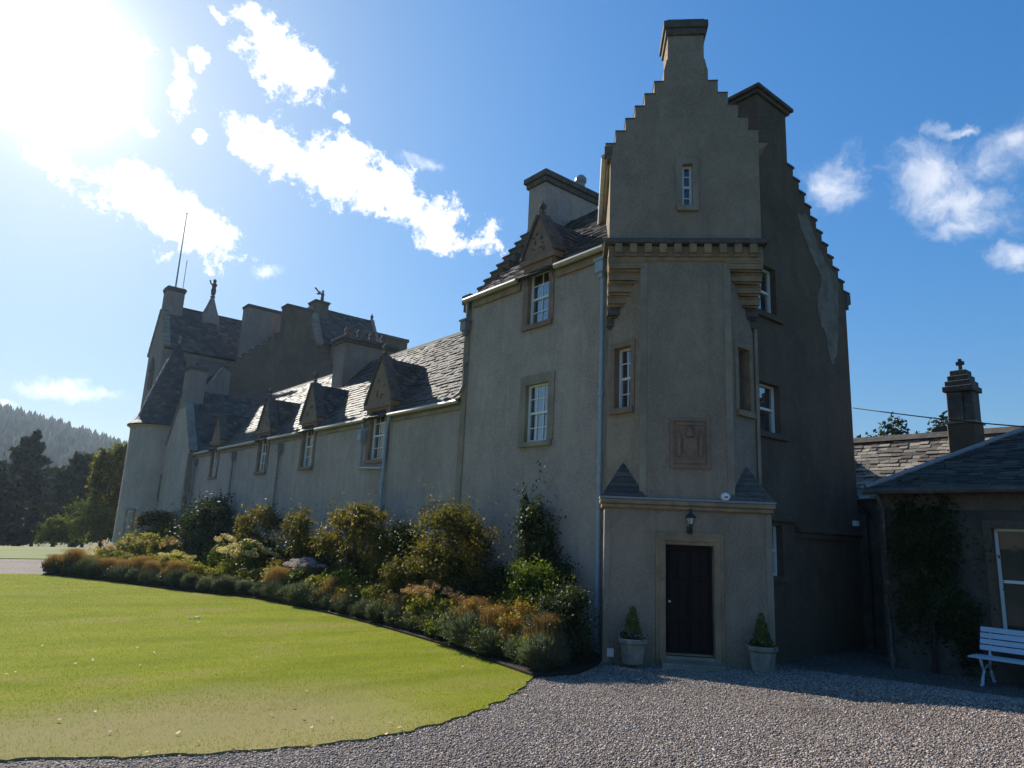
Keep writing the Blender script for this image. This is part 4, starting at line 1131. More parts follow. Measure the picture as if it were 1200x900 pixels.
for sgn in (-1, 1):
    sk = MB()
    v = Vector((0, -sgn * 2.2, 3.5)).normalized(); nn = Vector((0, sgn * 3.5, 2.2)).normalized()
    for k in range(9):
        sk.obox(Vector((10.2, 52.1 + sgn * 2.22, 13.36)) + v * (k * .42), (1, 0, 0), v, nn, .42, .36, .2)
    sk.build('skew', M['sand_pale'], gtw)
chimney(gtw, 10.3, 11.45, 51.55, 52.65, 15.6, 18.15, M['harl_far'], cap=.08, caph=.35)
MB().box(10.25, 17.6, 49.93, 49.999, 12.95, 13.2).build('eaves_course', M['sand_pale'], gtw)
sp = MB().lathe((13.45, 52.1, 16.0), [(.85, 0), (.66, .6), (.36, 1.4), (.14, 2.1), (.10, 2.25)], 14).build('spire', M['harl_far'], gtw)
statue(sp, 13.45, 52.1, 18.15, 1.45)
# hooded panel on the west face
MB().prism([(10.25, 51.6, 12.1), (10.25, 52.9, 12.1), (10.25, 52.25, 13.0)], (-.12, 0, 0)).box(10.2, 10.27, 51.7, 51.8, 10.8, 12.1).box(10.2, 10.27, 52.7, 52.8, 10.8, 12.1).box(10.22, 10.27, 51.8, 52.7, 10.8, 12.1).build('hood_panel', M['cope'], gtw)
fp = thing('flagpole', 'thin grey flagpole standing on the far tower chimney', 'flagpole', (10.9, 52.2, 18.1))
MB().tube([(10.9, 52.2, 18.1), (10.9, 52.2, 24.0)], .06, 8, .025).build('pole', M['lead'], fp)
MB().lathe((10.9, 52.2, 24.0), [(.05, 0), (.07, .05), (.01, .12)], 8).build('truck', M['lead'], fp)
MB().tube([(10.8, 52.2, 18.3), (10.5, 53.6, 18.5)], .05, 6).tube([(10.6, 53.0, 18.4), (10.4, 52.75, 17.6)], .04, 6).tube([(10.5, 53.6, 18.5), (10.5, 53.6, 14.0)], .012, 5).build('halyard_bracket', M['iron'], fp)
an = tag(MB().tube([(11.3, 51.8, 18.1), (11.3, 51.8, 20.4)], .022, 6).tube([(11.3, 51.7, 20.2), (11.3, 51.9, 20.2)], .02, 5).build('aerial', M['lead']), 'short thin aerial rod just right of the flagpole', 'aerial')

bg_ = thing('crow_stepped_gable_house', 'massive dark stepped gable with two broad chimneys rising behind the long wing', 'building', (17.7, 49, 0))
MB().prism([(13.3, 46.3, 0), (22.2, 46.3, 0), (22.2, 46.3, 11.6), (17.75, 46.3, 15.3), (13.3, 46.3, 11.6)], (0, 5, 0)).build('wall', M['harl_dark'], bg_)
crow_gable(bg_, 'Y', 46.0, .55, 17.75, 1.0, 11.9, .4, .37, 9, 0, M['harl_dark'])
slates(bg_, 'roof_slates', (13.2, 46.6, 11.6), (0, 1, 0), (4.45, 0, 3.75), 4.6, 5.7, .4, .28, seed=44)
chimney(bg_, 16.8, 18.7, 45.985, 46.9, 14.6, 17.15, M['harl_dark'], cap=.07, caph=.25)
chimney(bg_, 14.8, 17.4, 48.0, 49.0, 12.5, 17.1, M['harl_far'], cap=.07, caph=.25)
mb = MB().prism([(12.05, 45.5, 0), (13.5, 45.5, 0), (13.5, 45.5, 11.5), (13.05, 45.5, 11.75), (12.05, 45.5, 9.9)], (0, .6, 0)).build('stair_wall', M['harl_far'], bg_)
for x in (12.75, 13.1): MB().tube([(x, 45.44, 9.4), (x + .05, 45.44, 11.2)], .05, 6).build('drainpipe', M['pipe'], bg_)
mb = MB().obox((12.0, 45.4, 9.85), Vector((1.05, 0, 1.87)).normalized(), (0, 1, 0), Vector((-1.87, 0, 1.05)).normalized(), 2.15, .75, .1)
mb.build('skew', M['sand_pale'], bg_)

hb = thing('hall_block', 'slate roofed block with figure topped chimney at the top of the skyline', 'building', (22.5, 50, 0))
MB().prism([(20.0, 48.0, 0), (20.0, 52, 0), (20.0, 52, 15.2), (20.0, 50, 18.55), (20.0, 48, 15.2)], (5.4, 0, 0)).build('wall', M['harl_dark'], hb)
HU = Vector((0, 2.1, 3.5))
slates(hb, 'roof_slates', (20.6, 47.9, 15.2), (1, 0, 0), HU, 4.8, HU.length, .36, .25, seed=51)
for sgn in (-1, 1):
    sk = MB()
    v = Vector((0, -sgn * 2.05, 3.45)).normalized(); nn = Vector((0, sgn * 3.45, 2.05)).normalized()
    for k in range(9): sk.obox(Vector((19.95, 50 + sgn * 2.07, 15.2)) + v * (k * .44), (1, 0, 0), v, nn, .55, .38, .2)
    sk.obox(Vector((25.2, 50 + sgn * 2.07, 15.2)), (1, 0, 0), v, nn, .3, 4.1, .16)
    sk.build('skew', M['sand_pale'], hb)
hc_ = chimney(hb, 20.2, 21.3, 49.4, 50.6, 17.0, 19.15, M['harl_dark'], cap=.1, caph=.25)
statue(hc_, 20.95, 50, 19.1, 1.1)
MB().lathe((25.35, 50, 18.6), [(.12, 0), (.1, .3), (.14, .45), (.05, .6), (.01, .75)], 8).build('finial', M['cope'], hb)
MB().box(24.5, 28.4, 49.2, 52, 0, 17.35).box(24.4, 28.5, 49.1, 52.1, 17.352, 17.6).build('stair_block', M['harl_dark'], hb)
MB().box(21.2, 23, 47.0, 48.1, 0, 15.4).box(21.1, 23.1, 46.9, 48.1, 15.402, 15.6).build('lower_turret', M['harl_far'], hb)
# bird beside the figure
bd = MB().lathe((0, 0, 0), [(.02, -.2), (.07, -.1), (.08, .05), (.03, .18), (.01, .24)], 8)
for v in bd.v: v.x, v.z = v.z, v.x
bd.prism([(0, 0, .02), (.12, .5, .28), (-.04, .55, .3), (-.1, 0, .02)], (0, 0, .02)).prism([(0, 0, .02), (.12, -.5, .28), (-.04, -.55, .3), (-.1, 0, .02)], (0, 0, .02))
bd = bd.build('bird', M['iron']); bd.location = (19.9, 48.2, 19.2); bd.rotation_euler = (0, 0, 2.2)
tag(bd, 'small dark bird flying just left of the chimney figure', 'bird')

# =================================================================== RIGHT SERVICE WING AND YARD BUILDINGS
XS, YS = 14.5, 6.2
sw = thing('service_wing', 'low dark rubble service wing with hipped slate roof at the right edge', 'building', (16, 3, 0))
cuts = MB()
window(sw, (XS, 4.30, .85), (0, -1, 0), (-1, 0, 0), 1.15, 1.83, 2, 1, .12, .12, cuts=cuts, smat='harl_dark')
window(sw, (XS, 0.8, .85), (0, -1, 0), (-1, 0, 0), 1.15, 1.83, 2, 1, .12, .12, cuts=cuts, smat='harl_dark')
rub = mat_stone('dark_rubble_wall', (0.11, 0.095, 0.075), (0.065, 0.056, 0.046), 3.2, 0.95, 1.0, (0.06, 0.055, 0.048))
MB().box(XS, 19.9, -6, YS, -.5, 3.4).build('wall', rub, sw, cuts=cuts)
pt = math.tan(math.radians(30)); hx = 2.9
MB().add([(XS - .15, -6.2, 3.36), (XS - .15, YS + .15, 3.36), (20.2, YS + .15, 3.36), (20.2, -6.2, 3.36), (XS - .15 + hx, YS + .15 - hx, 3.36 + hx * pt), (XS - .15 + hx, -6.2, 3.36 + hx * pt)],
         [(0, 1, 4, 5), (1, 2, 4), (2, 3, 5, 4), (0, 5, 3), (0, 3, 2, 1)]).build('roof', M['slate_base'], sw)
slates(sw, 'roof_slates', (XS - .17, -4, 3.37), (0, 1, 0), (1, 0, pt), YS + .15 + 4, hx / math.cos(math.radians(30)), .26, .12, th=.014, seed=61,
       mask=lambda s_, t: s_ < YS + .15 + 4 - t * math.cos(math.radians(30)) - .02)
MB().tube([(XS - .15, YS + .15, 3.42), (XS - .15 + hx, YS + .15 - hx, 3.42 + hx * pt)], .055, 8).build('hip_roll', M['lead'], sw)
MB().tube([(XS - .2, -5, 3.33), (XS - .2, YS + .2, 3.33)], .06, 8).build('gutter', M['cope'], sw)
pipe(sw, [(XS - .14, YS - .05, 3.25), (XS - .09, YS - .12, 3.0), (XS - .09, YS - .12, .05)], 'cope', .045)
MB().box(XS - .02, XS + .02, -5.9, YS + .01, 2.98, 3.3).build('wall_head', M['harl_dark'], sw)

lk = thing('link_building', 'shadowed slate roofed link between the dark gable and the service wing', 'building', (18.5, 9, 0))
cuts = MB()
window(lk, (17.0, 7.45, 1.15), (1, 0, 0), (0, -1, 0), .5, 1.0, 2, 1, .1, .1, cuts=cuts, smat='harl_dark')
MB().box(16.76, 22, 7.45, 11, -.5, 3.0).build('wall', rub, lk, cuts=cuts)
LU = Vector((0, 1.75, 1.85))
slates(lk, 'roof_slates', (16.78, 7.3, 3.02), (1, 0, 0), LU, 5, LU.length, .26, .12, th=.014, seed=71, mask=lambda a_, t: a_ < 5 - t * .3)
MB().prism([(16.77, 7.35, 2.95), (16.77, 9.05, 4.75), (16.77, 10.8, 2.95)], (5, 0, 0)).build('roof', M['slate_base'], lk)
MB().box(17.0, 17.45, 7.30, 7.449, 2.15, 2.65).box(17.02, 17.43, 7.285, 7.299, 2.17, 2.63).build('meter_box', M['lead'], lk)

br = thing('yard_range', 'sunlit stone slated roof of a back range beyond the service wing', 'building', (19, 4, 0))
MB().prism([(16.9, -8, 0), (19.9, -8, 0), (19.9, -8, 3.4), (18.4, -8, 4.88), (16.9, -8, 3.4)], (0, 17.2, 0)).build('wall', rub, br)
for v in br.children[0].data.vertices: pass
BU = Vector((1.6, 0, 1.6))
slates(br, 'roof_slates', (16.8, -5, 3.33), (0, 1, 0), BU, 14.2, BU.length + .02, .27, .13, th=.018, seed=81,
       mt=mat_island('painted_sun_slates', [(0, (0.10, 0.085, 0.07)), (0.5, (0.19, 0.165, 0.135)), (1, (0.36, 0.32, 0.26))], .6, .3, 0, .5))  # paler copy of the slates with sunlight put into their colour
MB().prism([(18.25, -8, 4.9), (18.4, -8, 5.05), (18.55, -8, 4.9)], (0, 17.2, 0)).build('ridge_tiles', M['cope'], br)
yc = thing('yard_chimney', 'tall dark clustered stone chimney with stepped cap and cross finial above the back roof', 'chimney', (17.4, 5.45, 3.6))
MB().box(17.08, 17.66, 5.18, 5.72, 3.4, 5.0).build('chimney_base', M['harl_dark'], yc, bevel=.02)
MB().box(17.12, 17.6, 5.40, 5.70, 5.052, 5.72).box(17.2, 17.62, 5.2, 5.399, 5.052, 5.72).build('shaft', M['cope'], yc, bevel=.02)
MB().box(17.05, 17.69, 5.15, 5.75, 5.0, 5.05).build('string_course', M['sand_pale'], yc)
for k in range(4):
    e = .06 - .045 * k
    MB().box(17.12 - e, 17.62 + e, 5.21 - e, 5.69 + e, 5.722 + k * .125, 5.722 + k * .125 + .122).build('cap_course', M['cope'], yc, bevel=.012)
MB().box(17.34, 17.40, 5.41, 5.47, 6.22, 6.50).box(17.345, 17.395, 5.36, 5.409, 6.36, 6.44).box(17.345, 17.395, 5.471, 5.52, 6.36, 6.44).build('cross_finial', M['cope'], yc)
y2 = thing('low_chimney', 'low square stone chimney behind the clustered chimney', 'chimney', (19, 6.5, 4.5))
MB().box(18.8, 19.3, 6.1, 6.5, 4.3, 5.12).build('shaft', M['cope'], y2)
MB().box(18.72, 19.38, 6.02, 6.58, 5.122, 5.19).box(18.8, 19.3, 6.1, 6.5, 5.192, 5.24).build('chimney_cap', M['cope'], y2)
# cable from the gable to the right
d1, d2 = ray(1000, 478), ray(1205, 494.5)
qa = CAM + d1 * ((7.72 - CAM.y) / d1.y); qb = CAM + d2 / math.hypot(d2.x, d2.y) * 16.0
qc = qa + (qb - qa) * 1.7
pts = [qa.lerp(qc, t / 12) - Vector((0, 0, .10 * math.sin(math.pi * t / 12))) for t in range(13)]
tag(MB().tube(pts, .014, 6).build('cable', M['iron']), 'thin black overhead cable crossing the sky right of the gable', 'cable')

# bench
bn = thing('garden_bench', 'pale blue white slatted garden bench with iron legs under the service wing window', 'bench', (13.95, 3.75, .1))
z0 = float(zg(13.7, 3.8))
MBs = []
for i, (x, z) in enumerate(((13.62, .42), (13.76, .425), (13.90, .42), (14.03, .41))):
    MB().box(x, x + .115, 3.0, 4.55, z0 + z - .02, z0 + z + .008).build('seat_slat', M['bench'], bn, bevel=.004)
for i in range(4):
    z = .49 + i * .095; x = 14.12 + i * .035
    MB().obox((x, 3.02, z0 + z), Vector((.33, 0, .95)).normalized(), (0, 1, 0), Vector((-.95, 0, .33)).normalized(), .085, 1.5, .022).build('back_slat', M['bench'], bn, bevel=.004)
for y in (3.2, 4.38):
    L = MB().tube([(13.66, y, z0 + .41), (13.70, y, z0 + .3), (13.78, y, z0 + .2), (13.70, y, z0 + .1), (13.66, y, z0 - .0), (13.62, y, z0 + .0)], .024, 8)
    L.tube([(14.14, y, z0 + .44), (14.08, y, z0 + .28), (14.12, y, z0 + .15), (14.2, y, z0 + .0), (14.26, y, z0 + .0)], .024, 8)
    L.tube([(13.64, y, z0 + .395), (14.12, y, z0 + .38)], .02, 8).tube([(13.76, y, z0 + .2), (13.95, y, z0 + .28), (14.1, y, z0 + .2)], .014, 6)
    L.tube([(14.1, y, z0 + .4), (14.17, y, z0 + .55), (14.27, y, z0 + .86)], .018, 8)
    L.build('leg', M['bench'], bn)

# planters
def planter(x, y, label, full):
    pl = thing('stone_planter', label, 'planter', (x, y, .06), math.radians(-45), 'stone planters beside the turret door')
    MB().lathe((0, 0, 0), [(.17, 0), (.19, .02), (.235, .34), (.27, .36), (.275, .43), (.24, .44), (.22, .38)], 8, math.pi / 8).build('pot', M['trough'], pl, local=True, bevel=.01)
    MB().lathe((0, 0, .36), [(.23, 0), (.05, .05)], 8).build('soil', M['soil'], pl, local=True)
    V, F = leafcloud(2600, [(0, 0, .72, .11, .11, .16), (0, 0, .56, .15, .15, .14), (0, 0, .88, .06, .06, .10)], .03, .6, .75, seed=5 if full else 6, jag=.08)
    npmesh('topiary', V, F, M['topiary'], pl)
    V, F = leafcloud(900, [(-.14, -.04, .47, .12, .12, .08), (.10, -.12, .46, .13, .1, .07), (0.02, .1, .46, .2, .1, .06)], .035, .5, .3, seed=7)
    npmesh('foliage', V, F, M['leaf_green'], pl)
    V, F = leafcloud(160 if full else 60, [(-.16, -.06, .52, .12, .10, .09), (.08, -.14, .5, .14, .1, .07)], .022, .9, .8, seed=8)
    npmesh('flowers', V, F, M['flower_lilac'], pl)
p = tloc(.5, -.28); planter(p.x, p.y, 'lichened stone planter left of the door with pale flowers round a small clipped cone', True)
p = tloc(2.72, -.25); planter(p.x, p.y, 'stone planter in deep shade right of the door with a small clipped cone', False)

# =================================================================== PLANTING
def stems(root, n, h, spread, r=.012, seed=0, name='stem'):
    R_ = random.Random(seed); mb = MB()
    for i in range(n):
        a = R_.random() * 6.28; q = R_.uniform(.2, 1) * spread
        mb.tube([(R_.uniform(-.05, .05), R_.uniform(-.05, .05), -.05), (q * .4 * math.cos(a), q * .4 * math.sin(a), h * .45), (q * math.cos(a), q * math.sin(a), h * R_.uniform(.75, 1))], r, 5, r * .4)
    return mb.build(name, M['bark'], root, local=True)

def bushlobes(R_, rx, ry, h, z0, n):
    L = []
    for i in range(n):
        a = R_.random() * 6.28; q = R_.random() ** .5 * .62
        z = R_.random()
        k = R_.uniform(.17, .36)
        L.append((math.cos(a) * q * rx * 1.25 * (1.15 - .5 * z), math.sin(a) * q * ry * 1.25 * (1.15 - .5 * z), z0 + (h - z0) * (.12 + z * .76), rx * k, ry * k, (h - z0) * R_.uniform(.10, .2)))
    return L

def bush(name, label, cat, x, y, rx, ry, h, mt, n, size, seed, z0=.1, lobes=10, group=None, aspect=.5, droop=.2, shell=.35, extra=None, stem=8, jag=.4, spray=True):
    R_ = random.Random(seed)
    t = thing(name, label, cat, (x, y, .04 + float(zg(x, y))), 0, group)
    V, F = leafcloud(n, bushlobes(R_, rx, ry, h, z0, int(lobes * 1.7)), size, aspect, shell, droop, seed, jag=jag)
    V[:, 2] = np.maximum(V[:, 2], 0.02)
    if spray:
        r = np.random.default_rng(seed + 500); m_ = int(n * .13)
        V2, F2 = leafcloud(m_, [(0, 0, z0 + (h - z0) * .55, rx * .92, ry * .95, (h - z0) * .48)], size, aspect, .5, droop, seed + 5, jag=.4)
        V, F = join([(V, F), (V2, F2)])
    npmesh('foliage', V, F, M[mt], t)
    if stem: stems(t, stem, h * .85, min(rx, ry) * .75, .014 if h < 1.6 else .022, seed)
    if extra: extra(t, R_)
    return t

def heads(mt, n, size, rx, ry, zlo, zhi, per=90, flat=.55, seed=0):
    def f(t, R_):
        r = np.random.default_rng(seed + 99); vf = []
        for i in range(n):
            a = R_.random() * 6.28; q = R_.random() ** .5
            hx_, hy_ = math.cos(a) * q * rx, math.sin(a) * q * ry
            hz = zlo + (zhi - zlo) * (1 - q * .6) * R_.uniform(.85, 1.05)
            s = size * R_.uniform(.75, 1.2)
            V, F = leafcloud(per, [(hx_, hy_, hz, s, s, s * flat)], size * .28, .9, .75, 0, int(r.integers(1e6)), jag=.1, outward=1.2)
            vf.append((V, F))
        V, F = join(vf)
        npmesh('flower_heads', V, F, M[mt], t)
    return f

# shrubs and small trees along the wall
bush('golden_shrub', 'golden shrub in front of the round tower base', 'shrub', 9.2, 40.0, 1.5, 1.3, 2.6, 'leaf_gold', 6500, .13, 1, z0=.3, lobes=12)
bush('golden_shrub', 'thin golden shrub between the tower shrub and the large dark green shrub', 'shrub', 9.5, 35.6, 1.1, 1.5, 2.35, 'leaf_gold', 4500, .12, 2, z0=.4, lobes=9)
bush('evergreen_shrub', 'large dark green shrub with pale glossy leaf tips near the far end of the bed', 'shrub', 9.3, 31.9, 1.6, 2.0, 3.15, 'leaf_dark', 12000, .14, 3, z0=0.1, lobes=16)
bush('golden_shrub', 'golden shrub with bare lower stems right of the large dark green shrub', 'shrub', 9.5, 26.2, .95, 1.5, 2.75, 'leaf_gold', 5500, .10, 4, z0=.6, lobes=11)
bush('golden_shrub', 'narrow golden shrub against a grey drainpipe in mid wall', 'shrub', 9.5, 22.4, .85, 1.5, 2.6, 'leaf_gold', 5500, .09, 5, z0=.5, lobes=11)
bush('golden_shrub', 'broad golden small tree with a bare forked trunk under the nearest wing dormer', 'shrub', 9.45, 18.3, 1.0, 1.75, 2.85, 'leaf_gold', 9500, .085, 6, z0=1.15, lobes=15, stem=12)
bush('evergreen_shrub', 'dark green shrub tucked left of the biggest golden shrub', 'shrub', 9.6, 15.7, .75, .95, 2.35, 'leaf_dark', 6500, .085, 7, z0=.5, lobes=11)
bush('golden_shrub', 'biggest and nearest golden shrub, its lower half dark and twiggy', 'shrub', 9.5, 13.7, 1.05, 1.75, 2.8, 'leaf_gold', 15000, .07, 8, z0=.75, lobes=18, stem=18)
bush('evergreen_shrub', 'dark leafy shrub beneath the biggest golden shrub', 'shrub', 9.5, 13.3, .95, 1.5, 1.75, 'leaf_dark', 10000, .07, 9, z0=.1, lobes=12)
bush('climbing_shrub', 'upright glossy green wall shrub climbing beside the ground floor window of the tall block', 'shrub', 10.05, 11.45, .32, .72, 3.1, 'leaf_dark', 7000, .085, 10, z0=.9, lobes=16, droop=.5, stem=10)
bush('climbing_shrub', 'low straggling foliage at the foot of the tall block wall', 'shrub', 10.0, 10.8, .3, .9, 1.9, 'leaf_dark', 1500, .08, 16, z0=.6, lobes=9, droop=.4, stem=8)
bush('rounded_shrub', 'rounded green shrub below the climbing shrub', 'shrub', 9.3, 10.4, .65, .95, 1.6, 'leaf_green', 9000, .06, 11, z0=.2, lobes=14)
bush('corner_shrub', 'dense dark shrub spilling over the gravel at the near corner of the bed', 'shrub', 8.85, 9.3, .72, .66, 1.22, 'leaf_dark', 13000, .05, 12, z0=.0, lobes=18, shell=.3)
bush('corner_shrub', 'leafy green shrub between the corner shrub and the blue grey drainpipe', 'shrub', 9.3, 9.55, .42, .5, 1.35, 'leaf_dark', 5200, .05, 13, z0=.1, lobes=10)

# dark leafy undergrowth along the foot of the wall
ug = [bush('evergreen_shrub', 'low dark evergreen shrub against the foot of the wing wall', 'shrub', 9.95, 12.6, .45, .95, 1.45, 'leaf_dark', 6500, .07, 401, lobes=12, group='low dark shrubs along the wall'),
      bush('evergreen_shrub', 'low dark evergreen shrub against the foot of the wing wall', 'shrub', 9.85, 17.1, .5, 1.05, 1.55, 'leaf_dark', 6500, .08, 402, lobes=12, group='low dark shrubs along the wall')]
for i, y in enumerate((15.0, 19.0, 20.6, 22.6, 24.3, 25.9, 27.6, 29.4, 33.6, 35.2, 37.0, 38.6)):
    k_ = .85 + .12 * ((i * 5) % 4)
    dup(ug[i % 2], (9.85 - .05 * (i % 3), y, .04), (i * 2.1) % .5, (k_, k_ * 1.05, k_ * (1.0 + .04 * (i % 3))))
bush('golden_shrub', 'low golden green shrub at the left foot of the biggest golden shrub', 'shrub', 9.0, 14.9, .6, .9, 1.5, 'leaf_gold', 5200, .065, 403, z0=.3, lobes=12)
bush('golden_shrub', 'half golden half green shrub between the two nearest golden shrubs', 'shrub', 9.6, 16.6, .7, 1.0, 2.15, 'leaf_gold', 6500, .07, 404, z0=.8, lobes=13)

# middle of the bed
bush('hydrangea', 'large hydrangea with cream and brown flower heads in the middle of the far bed', 'shrub', 8.55, 24.6, .95, 1.2, 1.5, 'leaf_green', 4200, .10, 21, extra=heads('flower_cream', 48, .15, .95, 1.15, .8, 1.55, seed=1), lobes=11)
bush('hydrangea', 'brown headed hydrangea clump in front of the biggest golden shrub', 'shrub', 8.75, 13.2, .55, .95, .92, 'leaf_lime', 4200, .07, 22, extra=heads('flower_brown', 44, .09, .55, 1.0, .65, 1.08, seed=2), lobes=10)
bush('aster_clump', 'lilac flowered aster clump against the wall', 'flowers', 9.1, 20.9, .5, .75, 1.05, 'leaf_grey', 3200, .07, 23, extra=heads('flower_lilac', 60, .09, .55, .8, .75, 1.2, 50, seed=3), lobes=9)
bush('leafy_perennial', 'bright green leafy clump right of the lilac asters', 'plant', 8.95, 17.9, .55, 1.3, .98, 'leaf_green', 5200, .09, 24, lobes=12)
bush('leafy_perennial', 'low dark green clump at the foot of the forked golden tree', 'plant', 9.45, 16.4, .5, .9, .95, 'leaf_dark', 3800, .07, 25, lobes=10)
bush('red_leaved_perennial', 'red and yellow leaved plants in front of the rounded green shrub', 'plant', 8.65, 10.2, .5, .85, .95, 'leaf_red', 5200, .055, 26, lobes=13)
bush('red_leaved_perennial', 'yellow and red foliage left of the red leaved plants', 'plant', 8.65, 11.7, .5, .8, .85, 'leaf_red', 4200, .055, 27, lobes=12)
bush('sedum_clump', 'pale yellow flower heads left of the large dark green shrub', 'flowers', 7.5, 29.2, .9, .9, .85, 'leaf_lime', 2600, .09, 28, extra=heads('flower_cream', 22, .11, .8, .8, .55, .95, seed=4))
bush('sedum_clump', 'tan flower heads below the thin golden shrub', 'flowers', 8.4, 33.5, 1.1, 1.3, 1.3, 'leaf_lime', 3200, .11, 29, extra=heads('flower_brown', 30, .12, 1.0, 1.2, .8, 1.35, seed=5))
bush('rose_clump', 'pale pink flower clump at the far tip of the bed', 'flowers', 5.6, 32.0, .6, .7, 1.0, 'leaf_lime', 1300, .09, 30, extra=heads('flower_pink', 26, .10, .55, .65, .6, 1.15, 50, seed=6))
bush('rose_clump', 'pinkish brown seed heads behind the pale pink flower clump', 'flowers', 7.2, 34.2, 1.0, 1.3, 1.5, 'leaf_lime', 2900, .10, 31, extra=heads('flower_pink', 12, .12, .6, .7, .9, 1.3, 40, seed=7))
bush('dark_perennial', 'dark leafy clump between the two cream flowered hydrangeas', 'plant', 9.1, 28.0, .8, 1.2, 1.35, 'leaf_dark', 3800, .10, 32)
bush('hydrangea', 'pair of tall cream flower heads left of the large hydrangea', 'shrub', 8.4, 26.6, .5, .7, 1.5, 'leaf_green', 1400, .09, 33, extra=heads('flower_cream', 9, .14, .4, .5, 1.2, 1.75, seed=8))
mid = [(8.75, 9.9, 'leaf_lime'), (8.8, 12.4, 'leaf_lime'), (8.85, 14.7, 'leaf_green'), (8.85, 15.7, 'leaf_lime'), (8.8, 16.8, 'leaf_lime'), (8.75, 18.9, 'leaf_lime'), (8.7, 20.2, 'leaf_green'), (8.45, 21.6, 'leaf_lime'),
       (8.2, 22.8, 'leaf_lime'), (7.7, 24.0, 'leaf_lime'), (7.2, 25.6, 'leaf_lime'), (6.9, 27.2, 'leaf_lime'), (6.2, 29.2, 'leaf_lime'), (5.6, 30.6, 'leaf_green'), (9.6, 12.0, 'leaf_green'), (9.3, 14.9, 'leaf_green'), (9.4, 17.2, 'leaf_green'), (9.6, 19.9, 'leaf_green'), (9.5, 22.0, 'leaf_green'), (9.3, 23.6, 'leaf_green'), (9.4, 25.4, 'leaf_green'), (9.2, 27.0, 'leaf_green'), (8.6, 30.2, 'leaf_green'), (8.2, 31.8, 'leaf_green'), (7.2, 31.2, 'leaf_lime'), (6.4, 32.4, 'leaf_lime'), (8.6, 36.2, 'leaf_green'), (8.0, 35.0, 'leaf_lime'), (9.0, 38.0, 'leaf_green')]
proto = {}
for i, (x, y, mt) in enumerate(mid):
    lab = {'leaf_lime': 'low yellow green leafy perennial filling the middle of the bed', 'leaf_green': 'low fresh green leafy perennial filling the middle of the bed'}[mt]
    grp = {'leaf_lime': 'yellow green perennials in the bed', 'leaf_green': 'fresh green perennials in the bed'}[mt]
    if mt not in proto:
        proto[mt] = bush('leafy_perennial', lab, 'plant', x, y, .5, .62, .78, mt, 2600, .075, 60 + i, group=grp, lobes=10)
    else:
        dup(proto[mt], (x, y, .04), i * 1.3, .9 + .06 * (i % 4), group=grp)

# front border: grey green mounds and orange brown seed-head plants in turn
def mound(seed):
    t = thing('grey_green_mound', 'grey green feathery mound along the lawn edge of the flower bed', 'plant', (0, 0, 0), 0, 'grey green mounds along the lawn edge')
    V, F, tip = blades(2600, .46, .64, .006, seed=seed, hvar=.55)
    npmesh('stems', V, F, M['leaf_grey'], t)
    r = np.random.default_rng(seed); pts = tip[r.choice(len(tip), 700)]
    V, F = leafcloud(4200, [(0, 0, .27, .42, .42, .27)], .032, .3, .45, seed=seed + 1, jag=.35)
    npmesh('foliage', V, F, M['leaf_grey'], t)
    return t
def orange(seed):
    t = thing('seed_head_plant', 'dark leafy plant topped with an orange brown haze of seed heads at the lawn edge', 'plant', (0, 0, 0), 0, 'orange topped plants along the lawn edge')
    V, F = leafcloud(2600, [(0, 0, .24, .42, .46, .26)], .06, .5, .4, seed=seed, jag=.3)
    npmesh('foliage', V, F, M['leaf_dark'] if seed % 2 else M['leaf_green'], t)
    V, F, tip = blades(1500, .44, .74, .0035, seed=seed + 7, hvar=.16, z0=.05, inner=.8)
    V2, F2 = leafcloud(4200, [(0, 0, .64, .40, .46, .07), (.12, .1, .68, .3, .3, .07), (-.12, -.15, .66, .3, .3, .07)], .014, .5, .1, seed=seed + 3, jag=.25)
    npmesh('seed_stems', V, F, M['haze_brown'], t)
    npmesh('seed_heads', V2, F2, M['haze_brown'], t)
    return t
ml = [mound(201), mound(202), mound(203), mound(204)]; ol = [orange(301), orange(302), orange(303)]
P = BED_EDGE; acc = 0.0; want = .35; placed = 0; used = {}
R_ = random.Random(77)
def place(proto_, x, y, rz, sc):
    k = id(proto_)
    z = .03 + float(zg(x, y)); sc = (sc * R_.uniform(.8, 1.2), sc * R_.uniform(.8, 1.2), sc * R_.uniform(.82, 1.12))
    if k not in used:
        used[k] = 1; proto_.location = (x, y, z); proto_.rotation_euler = (0, 0, rz); proto_.scale = sc
    else: dup(proto_, (x, y, z), rz, sc)
i = 0; d = 0.0
for (x0, y0), (x1, y1) in zip(P[:-1], P[1:]):
    L = math.hypot(x1 - x0, y1 - y0)
    while want <= d + L:
        t = (want - d) / L; x = x0 + (x1 - x0) * t; y = y0 + (y1 - y0) * t
        nx_, ny_ = (y1 - y0) / L, -(x1 - x0) / L
        place(ml[R_.randrange(4) if i > 6 else i % 4], x + nx_ * (.34 + R_.uniform(-.04, .1)), y + ny_ * (.34 + R_.uniform(-.04, .1)), R_.random() * 6.28, R_.uniform(.72, 1.12))
        off = R_.uniform(.5, .8)
        if R_.random() < (.6 if y < 19 else .36): place(ol[R_.randrange(3) if i > 6 else i % 3], x + nx_ * off + (x1 - x0) / L * .4, y + ny_ * off + (y1 - y0) / L * .4, R_.random() * 6.28, R_.uniform(.98, 1.18))
        i += 1; want += R_.uniform(.62, .9)
    d += L
for x, y, lab in ((8.05, 9.25, 'low bright green leafy edging plant near the tip of the bed'), (8.05, 10.6, 'second bright green edging plant along from the tip of the bed'), (8.15, 12.1, 'bright green strap leaved edging plant between two grey mounds')):
    bush('edging_plant', lab, 'plant', x + .1, y, .28, .4, .5, 'leaf_green', 1500, .06, int(y * 10), stem=0, lobes=7)

